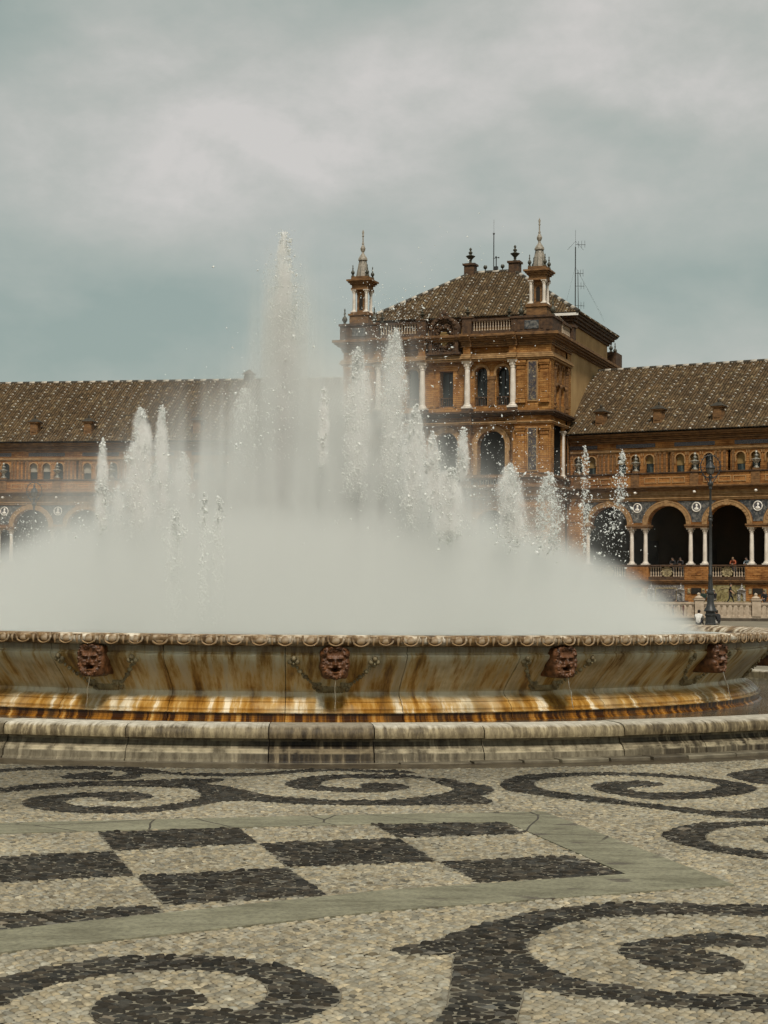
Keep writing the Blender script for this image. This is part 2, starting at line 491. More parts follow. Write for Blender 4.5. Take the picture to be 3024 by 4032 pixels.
CHECKER=[[(-1.881,11.693),(-0.958,11.934),(-0.781,11.223),(-1.642,10.835)],[(-2.899,10.314),(-1.64,10.825),(-1.375,9.909),(-2.643,9.416)],[(-0.777,11.213),(0.109,11.519),(0.338,10.528),(-0.543,10.26)],[(-1.37,9.893),(-0.544,10.252),(-0.274,9.311),(-1.102,8.992)],[(-2.392,8.531),(-1.128,8.971),(-1.075,8.775),(-2.232,7.97)],[(-0.061,12.193),(0.868,12.339),(0.95,11.768),(0.106,11.529)],[(0.343,10.519),(1.162,10.804),(1.398,10.088),(0.544,9.765)]]
BAND=[(-2.232,7.97),(0.017,9.476),(1.398,10.088),(0.869,12.351),(0.019,12.198),(-3.2,11.371),(-3.343,11.876),(0.019,12.729),(1.191,12.955),(1.95,9.745),(0.017,8.864),(-2.095,7.488)]
SPIRALS=[[(-1.749,6.903),(-1.662,7.106),(-1.565,7.299),(-1.41,7.483),(-1.242,7.653),(-1.055,7.747),(-0.856,7.775),(-0.701,7.747),(-0.543,7.657),(-0.385,7.524),(-0.261,7.35),(-0.18,7.182),(-0.153,7.041),(-0.162,6.884),(-0.212,6.751),(-0.294,6.622),(-0.415,6.496),(-0.619,6.422),(-0.786,6.416),(-0.963,6.477),(-1.058,6.595),(-1.101,6.738),(-1.092,6.908),(-1.028,7.028),(-0.945,7.092),(-0.845,7.104),(-0.757,7.058),(-0.693,6.981),(-0.67,6.904),(-0.687,6.834),(-0.751,6.769),(-0.678,6.742),(-0.619,6.77),(-0.565,6.757),(-0.515,6.796),(-0.468,6.892),(-0.446,7.03),(-0.459,7.151),(-0.516,7.297),(-0.62,7.402),(-0.772,7.463),(-0.916,7.444),(-1.098,7.361),(-1.226,7.269),(-1.339,7.118),(-1.418,6.915),(-1.451,6.781),(-1.504,6.442),(-1.57,6.213)],[(0.043,7.942),(0.079,7.99),(0.229,8.117),(0.32,8.284),(0.463,8.518),(0.609,8.704),(0.774,8.899),(0.965,9.051),(1.154,9.146),(1.34,9.189),(1.518,9.177),(1.694,9.152),(1.997,9.12),(2.365,8.973),(2.636,8.705),(2.52,8.324),(2.274,8.628),(1.929,8.807),(1.637,8.844),(1.465,8.855),(1.225,8.794),(1.043,8.711),(0.891,8.566),(0.758,8.33),(0.687,8.136),(0.663,7.978),(0.677,7.779),(0.728,7.568),(0.791,7.413),(0.875,7.307),(0.963,7.247),(1.093,7.168),(1.223,7.112),(1.406,7.098),(1.553,7.096),(1.683,7.17),(1.8,7.342),(1.881,7.59),(1.903,7.805),(1.846,7.951),(1.751,7.998),(1.576,8.058),(1.488,8.039),(1.4,7.958),(1.363,7.866),(1.445,7.919),(1.514,7.902),(1.564,7.791),(1.58,7.662),(1.536,7.554),(1.435,7.491),(1.294,7.522),(1.16,7.608),(1.09,7.747),(1.065,7.944),(1.115,8.075),(1.252,8.214),(1.428,8.304),(1.581,8.366),(1.816,8.293),(1.992,8.165),(2.07,7.935),(2.031,7.596),(1.898,7.24),(1.722,6.952),(1.586,6.833),(1.49,6.807),(1.307,6.823),(1.134,6.855),(1.008,6.907),(0.883,6.991),(0.797,7.036),(0.711,7.093),(0.625,7.171),(0.585,7.141),(0.564,6.988),(0.535,6.796),(0.514,6.636),(0.473,6.156),(0.12,6.144),(0.201,6.604),(0.258,6.861),(0.276,7.097),(0.297,7.393),(0.321,7.765),(0.341,7.874),(0.272,7.811),(0.17,7.817),(0.078,7.853)],[(-3.449,13.739),(-3.263,13.963),(-3.079,14.228),(-2.827,14.518),(-2.43,14.784),(-2.056,14.862),(-1.749,14.996),(-1.523,15.075),(-1.352,15.064),(-1.358,14.845),(-1.467,14.718),(-1.275,14.501),(-1.019,14.077),(-0.858,13.857),(-0.513,13.637),(-0.181,13.601),(0.079,13.659),(0.321,13.86),(0.5,14.137),(0.585,14.417),(0.519,14.697),(0.438,14.987),(0.407,15.293),(0.537,15.216),(0.733,14.89),(0.878,14.725),(0.924,14.443),(0.882,14.165),(0.796,13.947),(0.852,13.675),(0.826,13.446),(0.541,13.359),(0.077,13.269),(-0.268,13.264),(-0.615,13.296),(-0.853,13.405),(-0.976,13.494),(-1.16,13.471),(-1.36,13.149),(-1.503,12.909),(-1.701,12.718),(-1.964,12.639),(-2.246,12.681),(-2.497,12.841),(-2.663,13.105),(-2.723,13.34),(-2.68,13.591),(-2.557,13.753),(-2.348,13.925),(-2.12,14.017),(-1.932,13.977),(-1.764,13.708),(-1.862,13.48),(-1.99,13.392),(-2.085,13.405),(-2.186,13.596),(-2.289,13.649),(-2.371,13.513),(-2.383,13.316),(-2.295,13.15),(-2.137,13.021),(-2.048,13.101),(-1.852,13.004),(-1.695,13.098),(-1.546,13.279),(-1.445,13.51),(-1.417,13.785),(-1.472,14.097),(-1.609,14.34),(-1.865,14.388),(-2.183,14.431),(-2.483,14.351),(-2.753,14.142),(-3.002,13.876),(-3.179,13.605),(-3.356,13.373)],[(-0.81,14.71),(-0.749,15.014),(-0.605,15.337),(-0.316,15.49),(0.088,15.523),(0.289,15.474),(0.391,15.229),(0.233,15.279),(0.086,15.192),(-0.309,15.198),(-0.474,14.975),(-0.504,14.734),(-0.446,14.508),(-0.293,14.418),(-0.167,14.405),(-0.184,14.724),(-0.044,14.829),(0.148,14.75),(0.235,14.56),(0.157,14.329),(-0.041,14.118),(-0.287,14.132),(-0.536,14.222),(-0.717,14.397)],[(-3.804,15.14),(-3.612,15.439),(-3.405,15.723),(-3.104,15.928),(-2.78,16.054),(-2.363,16.061),(-2.055,15.838),(-1.816,15.562),(-1.471,15.486),(-1.128,15.566),(-0.87,15.774),(-0.604,15.974),(-0.326,15.984),(-0.048,15.897),(0.227,15.853),(0.308,15.659),(-0.048,15.709),(-0.46,15.809),(-0.726,15.626),(-1.111,15.335),(-1.449,15.256),(-1.72,15.31),(-1.937,15.447),(-2.079,15.41),(-2.083,15.055),(-2.22,14.921),(-2.45,14.903),(-2.68,14.958),(-2.769,15.124),(-2.747,15.329),(-2.598,15.471),(-2.398,15.567),(-2.343,15.388),(-2.372,15.232),(-2.264,15.215),(-2.231,15.397),(-2.316,15.653),(-2.591,15.752),(-2.86,15.729),(-3.116,15.64),(-3.343,15.435),(-3.546,15.161),(-3.727,14.838)],[(1.003,14.911),(1.157,15.417),(1.453,15.727),(1.88,15.869),(2.292,15.863),(2.615,15.73),(2.9,15.43),(3.081,15.135),(3.137,14.748),(3.059,14.47),(2.892,14.207),(2.627,13.977),(2.233,13.794),(2.006,13.88),(1.863,14.163),(1.762,14.451),(1.748,14.757),(1.855,15.002),(2.056,15.139),(2.256,15.155),(2.392,15.02),(2.345,14.803),(2.229,14.713),(2.043,14.664),(2.079,14.386),(2.248,14.267),(2.44,14.303),(2.655,14.462),(2.834,14.794),(2.829,15.054),(2.685,15.35),(2.381,15.541),(1.985,15.613),(1.632,15.481),(1.413,15.286),(1.296,14.934),(1.318,14.529),(1.444,14.283),(1.66,14.01),(1.868,13.748),(2.169,13.396),(2.411,13.132),(2.633,13.101),(2.926,13.354),(3.329,13.623),(3.617,13.594),(3.302,12.413),(3.01,12.543),(2.772,12.653),(2.501,12.721),(2.268,12.968),(2.026,13.226),(1.827,13.449),(1.558,13.645),(1.347,13.915),(1.182,14.113),(1.069,14.233),(0.992,14.561)],[(1.861,11.779),(1.938,11.972),(2.158,12.339),(2.399,12.478),(2.748,12.542),(3.059,12.521),(3.29,12.173),(3.197,11.642),(2.947,11.082),(2.728,10.972),(2.588,11.192),(2.524,11.426),(2.496,11.529),(2.505,11.615),(2.595,11.751),(2.771,11.761),(2.831,11.549),(2.941,11.627),(3.015,12.001),(2.934,12.229),(2.693,12.293),(2.39,12.155),(2.236,11.952),(2.157,11.724),(2.139,11.438),(2.209,11.237),(2.413,11.019),(2.578,10.745),(2.781,10.459),(2.69,10.118),(2.505,10.444),(2.344,10.702),(2.144,10.907),(1.963,11.222),(1.881,11.492)],[(3.08,15.768),(3.225,16.048),(3.6,16.43),(4.053,16.584),(4.371,16.424),(4.031,15.148),(3.621,14.82),(3.28,14.97),(3.147,15.201),(3.09,15.509)]]

# ------------------------------------------------------------------ ground and mosaic pavement
FC = (-1.2446, 25.8075)          # centre of the fountain
POOL_R = 9.25

m = Mat('plaza_paving', 0.85)
m.color(m.mix(m.bw(m.noise(0.8, detail=8), 0.35, 0.7), (0.15, 0.128, 0.090), (0.25, 0.215, 0.155)))
m.bump(m.voro(18), 0.3, 0.01)
M['plaza'] = m.m
m = Mat('joint_mortar_brown', 0.9)
m.color(m.mix(m.bw(m.noise(2.2, detail=8), 0.35, 0.65), (0.085, 0.068, 0.045), (0.165, 0.138, 0.098)))
m.bump(m.noise(160), 0.4, 0.004)
M['mortar'] = m.m
m = Mat('joint_mortar_pale', 0.9)
m.color(m.mix(m.bw(m.noise(14.0, detail=8), 0.35, 0.65), (0.10, 0.089, 0.064), (0.23, 0.205, 0.15)))
m.bump(m.noise(160), 0.4, 0.004)
M['mortar_pale'] = m.m
m = Mat('pebble_stone', 0.8, spec=0.12)
m.color(m.mix(1.0, m.attr(), m.ramp(m.noise(55, detail=3), [(0.3, (0.82, 0.8, 0.78)), (0.7, (1.08, 1.08, 1.08))]), 'MULTIPLY'))
m.bump(m.noise(90), 0.25, 0.004)
M['pebble'] = m.m
m = Mat('cement_band', 0.88)
base = m.mix(m.bw(m.noise(1.3, detail=8), 0.3, 0.7), (0.160, 0.152, 0.102), (0.235, 0.223, 0.155))
base = m.mix(0.85, base, m.ramp(m.noise(38, (1, 1, 1), 6, 0.7), [(0.34, (0.62, 0.61, 0.58)), (0.50, (1.0, 1.0, 1.0)), (0.66, (1.30, 1.28, 1.22))]), 'MULTIPLY')
base = m.mix(0.8, base, m.ramp(m.noise(4.5, (0.6, 1.6, 1), 7, 0.65), [(0.36, (0.66, 0.64, 0.60)), (0.58, (1.1, 1.1, 1.08))]), 'MULTIPLY')
spot = m.bw(m.noise(2.3, (1.0, 2.4, 1), 5, 0.6, (3.7, 1.2, 0)), 0.60, 0.63)
spot = m.math('MULTIPLY', spot, m.bw(m.math('MULTIPLY_ADD', m.xyz()[0], 0.2, 0.4), 0.40, 0.5))
base = m.mix(spot, base, (0.092, 0.078, 0.058))
crk = m.voro(1.5, (1, 1, 1), 'DISTANCE_TO_EDGE', m.mix(0.18, m.tc.outputs['Object'], m.n.new('ShaderNodeTexNoise').outputs['Color']))
far = m.bw(m.math('MULTIPLY', m.xyz()[1], 0.05), 0.565, 0.58)
crk_mask = m.math('MULTIPLY', m.math('LESS_THAN', crk, 0.009), far)
base = m.mix(crk_mask, base, (0.05, 0.042, 0.03))
m.color(base).bump(m.noise(45, detail=6), 0.5, 0.010)
M['band'] = m.m

me = bpy.data.meshes.new('plaza_ground')
me.from_pydata([(-1500, -1500, 0), (1500, -1500, 0), (1500, 1500, 0), (-1500, 1500, 0)], [], [(0, 1, 2, 3)])
me.materials.append(M['plaza'])
tag(link('plaza_ground', me), kind='structure')


def smooth_poly(P, closed=True, k=4):
    P = np.array(P, float)
    n = len(P)
    out = []
    for i in range(n):
        p0, p1, p2, p3 = P[(i - 1) % n], P[i], P[(i + 1) % n], P[(i + 2) % n]
        d1, d2, d3 = (max(np.linalg.norm(q) ** 0.5, 1e-3) for q in (p1 - p0, p2 - p1, p3 - p2))
        m1 = (p1 - p0) / d1 - (p2 - p0) / (d1 + d2) + (p2 - p1) / d2
        m2 = (p2 - p1) / d2 - (p3 - p1) / (d2 + d3) + (p3 - p2) / d3
        m1, m2 = m1 * d2, m2 * d2
        for t in np.arange(k) / k:
            h = ((2 * t**3 - 3 * t**2 + 1), (t**3 - 2 * t**2 + t), (-2 * t**3 + 3 * t**2), (t**3 - t**2))
            out.append(h[0] * p1 + h[1] * m1 + h[2] * p2 + h[3] * m2)
    return np.array(out)


dark_polys = [np.array(p) for p in CHECKER] + [smooth_poly(p) for p in SPIRALS]
band_poly = np.array(BAND)
# a wet stone kerb strip runs round the foot of the pool
mosaic_outer = POOL_R + 0.62


def inside(P, pts):
    x, y = pts[:, 0], pts[:, 1]
    res = np.zeros(len(pts), bool)
    lo, hi = P.min(0), P.max(0)
    c = np.where((x >= lo[0]) & (x <= hi[0]) & (y >= lo[1]) & (y <= hi[1]))[0]
    if not len(c):
        return res
    xx, yy = x[c], y[c]
    r = np.zeros(len(c), bool)
    Q = np.roll(P, -1, 0)
    for (x0, y0), (x1, y1) in zip(P, Q):
        if y0 == y1:
            continue
        k = ((y0 > yy) != (y1 > yy)) & (xx < (x1 - x0) * (yy - y0) / (y1 - y0) + x0)
        r ^= k
    res[c] = r
    return res


def nearest(polys, pts, reach):
    """nearest boundary point of any polygon, for points within reach"""
    best = np.full(len(pts), 1e9)
    bp = pts.copy()
    for P in polys:
        Q = np.roll(P, -1, 0)
        for a, b in zip(P, Q):
            lo = np.minimum(a, b) - reach
            hi = np.maximum(a, b) + reach
            c = np.where((pts[:, 0] >= lo[0]) & (pts[:, 0] <= hi[0]) & (pts[:, 1] >= lo[1]) & (pts[:, 1] <= hi[1]))[0]
            if not len(c):
                continue
            d = b - a
            t = np.clip(((pts[c] - a) @ d) / max(d @ d, 1e-12), 0, 1)
            q = a + t[:, None] * d
            dist = np.hypot(*(pts[c] - q).T)
            w = dist < best[c]
            best[c[w]] = dist[w]
            bp[c[w]] = q[w]
    return best, bp


def classify(pts):
    cls = np.zeros(len(pts), int)               # 0 light, 1 dark, 2 none
    for P in dark_polys:
        cls[inside(P, pts)] = 1
    cls[inside(band_poly, pts)] = 2
    cls[np.hypot(pts[:, 0] - FC[0], pts[:, 1] - FC[1]) < mosaic_outer] = 2
    return cls


ring = np.array([(FC[0] + mosaic_outer * math.sin(a), FC[1] - mosaic_outer * math.cos(a)) for a in np.linspace(-1.3, 1.3, 140)])
ring = np.vstack([ring, ring[::-1] + np.array([0, 30.0])])
all_polys = dark_polys + [band_poly, ring]


def honeycomb(sx, sy, jit, want, seed):
    """jittered honeycomb of stones, its edges drawn to the lines of the pattern; returns corner arrays (n,6,2)"""
    g = np.random.default_rng(seed)
    X0, X1, Y0, Y1 = -6.4, 6.8, 4.9, 17.8
    nx, ny = int((X1 - X0) / sx) + 2, int((Y1 - Y0) / (sy * 0.75)) + 2
    hx = sx / 2
    # corner lattice: even/odd rows of a brick-like honeycomb
    j, i = np.mgrid[0:2 * ny + 2, 0:2 * nx + 2]
    # each stone row r uses corner rows 2r..; build per stone then weld by rounding
    r, c = np.mgrid[0:ny, 0:nx]
    cx = X0 + (c + 0.5 * (r % 2)) * sx
    cyy = Y0 + r * sy * 0.75
    off = np.array([(0, -0.5), (0.5, -0.25), (0.5, 0.25), (0, 0.5), (-0.5, 0.25), (-0.5, -0.25)])
    P = np.stack([cx, cyy], -1)[..., None, :] + off[None, None] * np.array([sx, sy])
    P = P.reshape(-1, 6, 2)
    key = np.round(P.reshape(-1, 2) / np.array([hx, sy * 0.25])).astype(np.int64)
    _, idx, inv = np.unique(key, axis=0, return_index=True, return_inverse=True)
    inv = inv.ravel()
    V = P.reshape(-1, 2)[idx]
    wob = np.stack([np.sin(V[:, 0] * 5.1 + V[:, 1] * 3.3) + np.sin(V[:, 1] * 8.7 - V[:, 0] * 2.0),
                    np.sin(V[:, 0] * 4.3 - V[:, 1] * 6.1) + np.sin(V[:, 0] * 9.1)], -1)
    V = V + g.normal(0, 1, V.shape) * np.array([sx, sy]) * jit + wob * np.array([sx, sy]) * 0.22
    cells = inv.reshape(-1, 6)
    ctr = V[cells].mean(1)
    # only what the photograph can see, with a margin for a step to the side
    keep = (np.abs(ctr[:, 0] - 0.0) < 0.235 * ctr[:, 1] + 1.3) & (ctr[:, 1] > 5.7)
    cells, ctr = cells[keep], ctr[keep]
    keep = classify(ctr) == want
    cells, ctr = cells[keep], ctr[keep]
    used = np.unique(cells)
    vc = classify(V[used])
    d, q = nearest(all_polys, V[used], sx * 1.2)
    snap = (d < 0.28 * min(sx, sy)) | ((vc != want) & (d < sx * 1.2))
    V[used[snap]] = q[snap]
    corners = V[cells]
    x, y = corners[..., 0], corners[..., 1]
    area = 0.5 * np.abs((x * np.roll(y, -1, 1) - y * np.roll(x, -1, 1)).sum(1))
    ok = area > 0.22 * sx * sy
    return corners[ok]


def stones(corners, shrink, hgt, g, k=12):
    """domed stone per cell: vertices (n,2k+1,3) and the face pattern of one stone"""
    n = len(corners)
    ctr = corners.mean(1, keepdims=True)
    if k == 12:
        nxt = np.roll(corners, -1, 1)
        P = np.stack([corners * 0.74 + nxt * 0.26, corners * 0.26 + nxt * 0.74], 2).reshape(n, 12, 2)   # cut the corners: 12 sides
    else:
        P = corners
        shrink = shrink * 0.965
    base = ctr + (P - ctr) * shrink
    mid = ctr + (P - ctr) * (shrink * 0.80)
    h = hgt * (1 + 0.35 * g.normal(size=(n, 1))).clip(0.45, 1.9)
    tilt = g.normal(0, 0.10, (n, 2))

    def lift(Q, z):
        zz = z + ((Q - ctr) * tilt[:, None, :]).sum(-1)
        return np.concatenate([Q, zz[..., None]], -1)
    r1 = lift(base, np.full((n, k), 0.002))
    r2 = lift(mid, np.repeat(h * 0.72 + 0.004, k, 1))
    c0 = lift(ctr, h + 0.004)
    V = np.concatenate([r1, r2, c0], 1)
    quads = np.array([(i, (i + 1) % k, k + (i + 1) % k, k + i) for i in range(k)])
    tris = np.array([(k + i, k + (i + 1) % k, 2 * k) for i in range(k)])
    return V, quads, tris


g = np.random.default_rng(21)
light = honeycomb(0.0415, 0.047, 0.105, 0, 3)
darkc = honeycomb(0.064, 0.051, 0.13, 1, 4)
print('pebbles', len(light), len(darkc))
pave = empty('mosaic_pavement', (0, 0, 0), kind='structure')
bed = bpy.data.meshes.new('mortar_bed')
bedv = [(-6.5, 4.6, 0.0085), (6.9, 4.6, 0.0085), (6.9, 18.0, 0.0085), (-6.5, 18.0, 0.0085)]
bed.from_pydata(bedv, [], [(0, 1, 2, 3)])
bed.materials.append(M['mortar'])
link('mortar_bed', bed, pave)


def poly_sheet(name, P, z, mat, parent, h=0.0):
    from mathutils.geometry import tessellate_polygon
    v3 = [Vector((p[0], p[1], 0)) for p in P]
    tr = tessellate_polygon([v3])
    n = len(P)
    vv = [(p[0], p[1], z) for p in P]
    ff = []
    for t in tr:
        a, b, c = (v3[i] for i in t)
        ff.append(tuple(t) if (b - a).cross(c - a).z > 0 else tuple(reversed(t)))
    if h:
        vv += [(p[0], p[1], z - h) for p in P]
        ff += [(i, (i + 1) % n, n + (i + 1) % n, n + i) for i in range(n)]
    me = bpy.data.meshes.new(name)
    me.from_pydata(vv, [], ff)
    me.materials.append(mat)
    return link(name, me, parent)


for P in dark_polys:
    poly_sheet('pale_mortar_patch', P, 0.0125, M['mortar_pale'], pave)
poly_sheet('cement_band', band_poly, 0.019, M['band'], pave, 0.012)

sets = []
for corners, kind, k in ((light[light[:, 0, 1] < 10.2], 0, 12), (light[light[:, 0, 1] >= 10.2], 0, 6), (darkc[darkc[:, 0, 1] < 11.0], 1, 12), (darkc[darkc[:, 0, 1] >= 11.0], 1, 6)):
    V, quads, tris = stones(corners, 0.94 if kind == 0 else 0.90, 0.0070 if kind == 0 else 0.0105, g, k)
    V[:, :, 2] += 0.006
    n = len(V)
    t = g.random((n, 1))
    u = g.random((n, 1))
    ctr = corners.mean(1)
    # laid in batches by hand: each patch of stones has its own cast
    patch = (np.sin(ctr[:, 0] * 2.3 + np.sin(ctr[:, 1] * 1.9) * 1.5) * np.sin(ctr[:, 1] * 2.7 + ctr[:, 0]) * 0.10 + np.sin(ctr[:, 0] * 7.1 - ctr[:, 1] * 5.3) * 0.05)[:, None]
    if kind == 0:
        col = np.array([0.300, 0.268, 0.196]) * (0.66 + 0.56 * t + patch) * (1 + (u - 0.5) * np.array([0.12, 0.0, -0.20]))
        odd = g.random(n) < 0.06
        col[odd] *= 0.55
        odd = g.random(n) < 0.05
        col[odd] *= 1.3
    else:
        col = np.array([0.040, 0.036, 0.029]) * (0.55 + 1.1 * t**1.7 + patch) * (1 + (u - 0.5) * np.array([0.25, 0.08, -0.12]))
        odd = g.random(n) < 0.03
        col[odd] *= 2.6
    # ground close to the pool stays wet and darker, a stain with its own ragged shape
    rr = np.hypot(ctr[:, 0] - FC[0], ctr[:, 1] - FC[1]) - POOL_R
    wob = 0.6 * np.sin(ctr[:, 0] * 1.7) + 0.35 * np.sin(ctr[:, 0] * 4.1 + 1) + 0.3 * g.normal(size=n) - 0.35 * ctr[:, 0]
    wet = np.clip((2.5 + wob - rr) / 1.5, 0, 1)[:, None]
    col = col * (1 - 0.45 * wet)
    sets.append((V, col, quads, tris, ctr, k))
allc = np.concatenate([q[4] for q in sets])
dist = allc[:, 1].copy()
dist[np.abs(allc[:, 0]) > 0.2192 * allc[:, 1] - 0.03] += 100
dist[allc[:, 1] < 6.62] += 100
near = set(np.argsort(dist)[:300].tolist())
base = 0
stuffV, stuffC, stuffQ, stuffT = [], [], [], []
vo = 0
for V, col, quads, tris, ctr, k in sets:
    n = len(V)
    nv = 2 * k + 1
    mask = np.array([(base + i) not in near for i in range(n)])
    for i in np.where(~mask)[0]:
        me = np_mesh('pebble', V[i] - np.array([*ctr[i], 0]), [quads, tris], M['pebble'], True, np.concatenate([np.tile(col[i], (nv, 1)), np.ones((nv, 1))], 1))
        link('pebble', me, pave, (ctr[i][0], ctr[i][1], 0))
    c = int(mask.sum())
    offs = (vo + np.arange(c) * nv)[:, None, None]
    stuffV.append(V[mask].reshape(-1, 3))
    stuffC.append(np.concatenate([np.repeat(col[mask], nv, 0), np.ones((c * nv, 1))], 1))
    stuffQ.append((quads[None] + offs).reshape(-1, 4))
    stuffT.append((tris[None] + offs).reshape(-1, 3))
    vo += c * nv
    base += n
me = np_mesh('pebbles', np.concatenate(stuffV), [np.concatenate(stuffQ), np.concatenate(stuffT)], M['pebble'], True, np.concatenate(stuffC))
tag(link('pebbles', me, pave), kind='stuff')
print('pebble faces', len(me.polygons))

# ------------------------------------------------------------------ fountain
m = Mat('stained_marble_basin', 0.42, spec=0.5)
x, y, z = m.xyz()
ang = m.math('ARCTAN2', x, m.math('MULTIPLY', y, -1.0))
av = m.combine(m.math('MULTIPLY', ang, 7.0), 0.0, m.math('MULTIPLY', z, 0.5))
streak = m.noise(5.5, (1, 1, 0.55), 8, 0.66, src=av)
broad = m.noise(0.55, (1, 1, 1.2), 4, 0.5, (4.0, 0, 2.0), src=av)
fine = m.noise(24.0, (1, 1, 0.25), 5, 0.65, (1.0, 0, 0), src=av)
cloudy = m.noise(4.0, (1, 1, 1), 7, 0.6)
col = m.ramp(streak, [(0.36, (0.15, 0.078, 0.022)), (0.44, (0.40, 0.235, 0.065)), (0.50, (0.56, 0.42, 0.20)), (0.57, (0.62, 0.55, 0.38)), (0.65, (0.84, 0.79, 0.66))])
grey = m.ramp(m.math('MULTIPLY_ADD', cloudy, 0.6, m.math('MULTIPLY', fine, 0.4)), [(0.36, (0.28, 0.21, 0.10)), (0.50, (0.48, 0.40, 0.25)), (0.64, (0.72, 0.645, 0.47))])
wash = m.bw(m.noise(0.35, (1, 1, 0.5), 3, 0.5, (9.0, 0, 5.0), src=av), 0.45, 0.62)
brown = m.mix(m.math('MULTIPLY', wash, 0.55), grey, (0.17, 0.085, 0.022))
col = m.mix(m.bw(m.math('MULTIPLY_ADD', m.math('SUBTRACT', streak, 0.5), 0.9, broad), 0.47, 0.63), col, brown)
# rust band on the foot moulding, black-brown algae on the plinth
rust = m.ramp(streak, [(0.34, (0.15, 0.060, 0.008)), (0.45, (0.36, 0.175, 0.028)), (0.54, (0.50, 0.31, 0.10)), (0.62, (0.80, 0.70, 0.52))])
zz = m.math('ADD', z, m.math('MULTIPLY', m.math('SUBTRACT', fine, 0.5), 0.05))
rust = m.mix(m.math('MULTIPLY', m.bw(m.noise(0.9, (1, 1, 3.0), 5, 0.6, (7.0, 0, 1.0), src=av), 0.50, 0.66), 0.7), rust, m.ramp(cloudy, [(0.35, (0.24, 0.185, 0.095)), (0.65, (0.60, 0.53, 0.37))]))
col = m.mix(m.ramp(zz, [(0.435, (1, 1, 1)), (0.475, (0, 0, 0))]), col, rust)
alg = m.ramp(m.noise(7.0, (1, 1, 0.1), 5, 0.65, src=av), [(0.46, (0.045, 0.014, 0.002)), (0.58, (0.34, 0.14, 0.016)), (0.68, (0.55, 0.36, 0.12))])
col = m.mix(m.ramp(zz, [(0.288, (1, 1, 1)), (0.300, (0, 0, 0))]), col, alg)
# painted highlight where the body bulges under the fillet, broken by streaks
pale = m.math('MULTIPLY', m.ramp(z, [(0.80, (0, 0, 0)), (0.90, (1, 1, 1))]), m.bw(streak, 0.42, 0.62))
col = m.mix(m.math('MULTIPLY', pale, 0.75), col, (0.68, 0.62, 0.45))
footpale = m.math('MULTIPLY', m.ramp(z, [(0.455, (0, 0, 0)), (0.475, (1, 1, 1)), (0.515, (1, 1, 1)), (0.56, (0, 0, 0))]), m.bw(cloudy, 0.40, 0.6))
col = m.mix(m.math('MULTIPLY', footpale, 0.8), col, (0.66, 0.60, 0.44))
col = m.mix(m.math('MULTIPLY', m.bw(m.noise(2.2, (1, 1, 0.35), 6, 0.62, (3.0, 0, 8.0), src=av), 0.52, 0.66), 0.6), col, (0.11, 0.062, 0.022))
rim_shade = m.ramp(z, [(0.955, (0, 0, 0)), (0.975, (1, 1, 1))])  # shade under the rim put into the fascia colour
col = m.mix(m.math('MULTIPLY', rim_shade, 0.72), col, m.ramp(fine, [(0.35, (0.065, 0.045, 0.024)), (0.7, (0.21, 0.16, 0.095))]))
m.color(col).bump(m.math('ADD', streak, m.math('MULTIPLY', fine, 0.5)), 0.3, 0.012)
m.roughness(m.ramp(z, [(0.40, (0.30, 0.30, 0.30)), (0.52, (0.50, 0.50, 0.50))]))
M['basin'] = m.m

m = Mat('weathered_rim_marble', 0.6)
n1 = m.noise(7.0, detail=6)
n2 = m.noise(1.1, detail=3)
c = m.ramp(n1, [(0.34, (0.060, 0.032, 0.012)), (0.46, (0.26, 0.17, 0.085)), (0.56, (0.60, 0.52, 0.40)), (0.70, (0.80, 0.74, 0.63))])
c = m.mix(m.bw(n2, 0.44, 0.56), c, m.ramp(n1, [(0.35, (0.07, 0.036, 0.014)), (0.65, (0.27, 0.165, 0.07))]))
m.color(c).bump(n1, 0.4, 0.012)
M['rim'] = m.m

m = Mat('stained_shaded_pool_stone', 0.62)
x, y, z = m.xyz()
ang = m.math('ARCTAN2', x, m.math('MULTIPLY', y, -1.0))
av = m.combine(m.math('MULTIPLY', ang, 9.25), 0.0, m.math('MULTIPLY', z, 0.35))
drip = m.noise(15.0, (1, 1, 0.8), 7, 0.7, src=av)
blot = m.noise(1.2, detail=6)
side = m.ramp(drip, [(0.38, (0.045, 0.032, 0.016)), (0.50, (0.14, 0.108, 0.060)), (0.60, (0.34, 0.28, 0.17))])
side = m.mix(m.bw(blot, 0.40, 0.62), side, m.ramp(drip, [(0.35, (0.105, 0.080, 0.045)), (0.62, (0.33, 0.275, 0.165))]))
top = m.ramp(m.noise(14, detail=6), [(0.3, (0.33, 0.30, 0.245)), (0.7, (0.60, 0.565, 0.49))])
zt = m.math('ADD', z, m.math('MULTIPLY', m.math('SUBTRACT', drip, 0.5), 0.10))
c = m.mix(m.ramp(zt, [(0.325, (0, 0, 0)), (0.355, (1, 1, 1))]), side, top)
low = m.ramp(m.noise(10.0, (1, 1, 0.3), 5, 0.65, (2.0, 0, 0), src=av), [(0.42, (0.022, 0.016, 0.010)), (0.54, (0.085, 0.068, 0.042)), (0.62, (0.40, 0.35, 0.25))])
c = m.mix(m.ramp(z, [(0.215, (1, 1, 1)), (0.235, (0, 0, 0))]), c, m.mix(m.bw(m.noise(0.6, detail=5), 0.42, 0.6), low, m.ramp(drip, [(0.35, (0.085, 0.07, 0.045)), (0.62, (0.25, 0.22, 0.155))])))  # recess below the nosing shaded in the colour, with drips
edge = m.ramp(z, [(0.088, (0, 0, 0)), (0.098, (1, 1, 1)), (0.132, (1, 1, 1)), (0.142, (0, 0, 0)), (0.198, (0, 0, 0)), (0.206, (0.8, 0.8, 0.8)), (0.224, (0.8, 0.8, 0.8)), (0.234, (0, 0, 0))])  # fillet edges painted lighter, as if catching the light
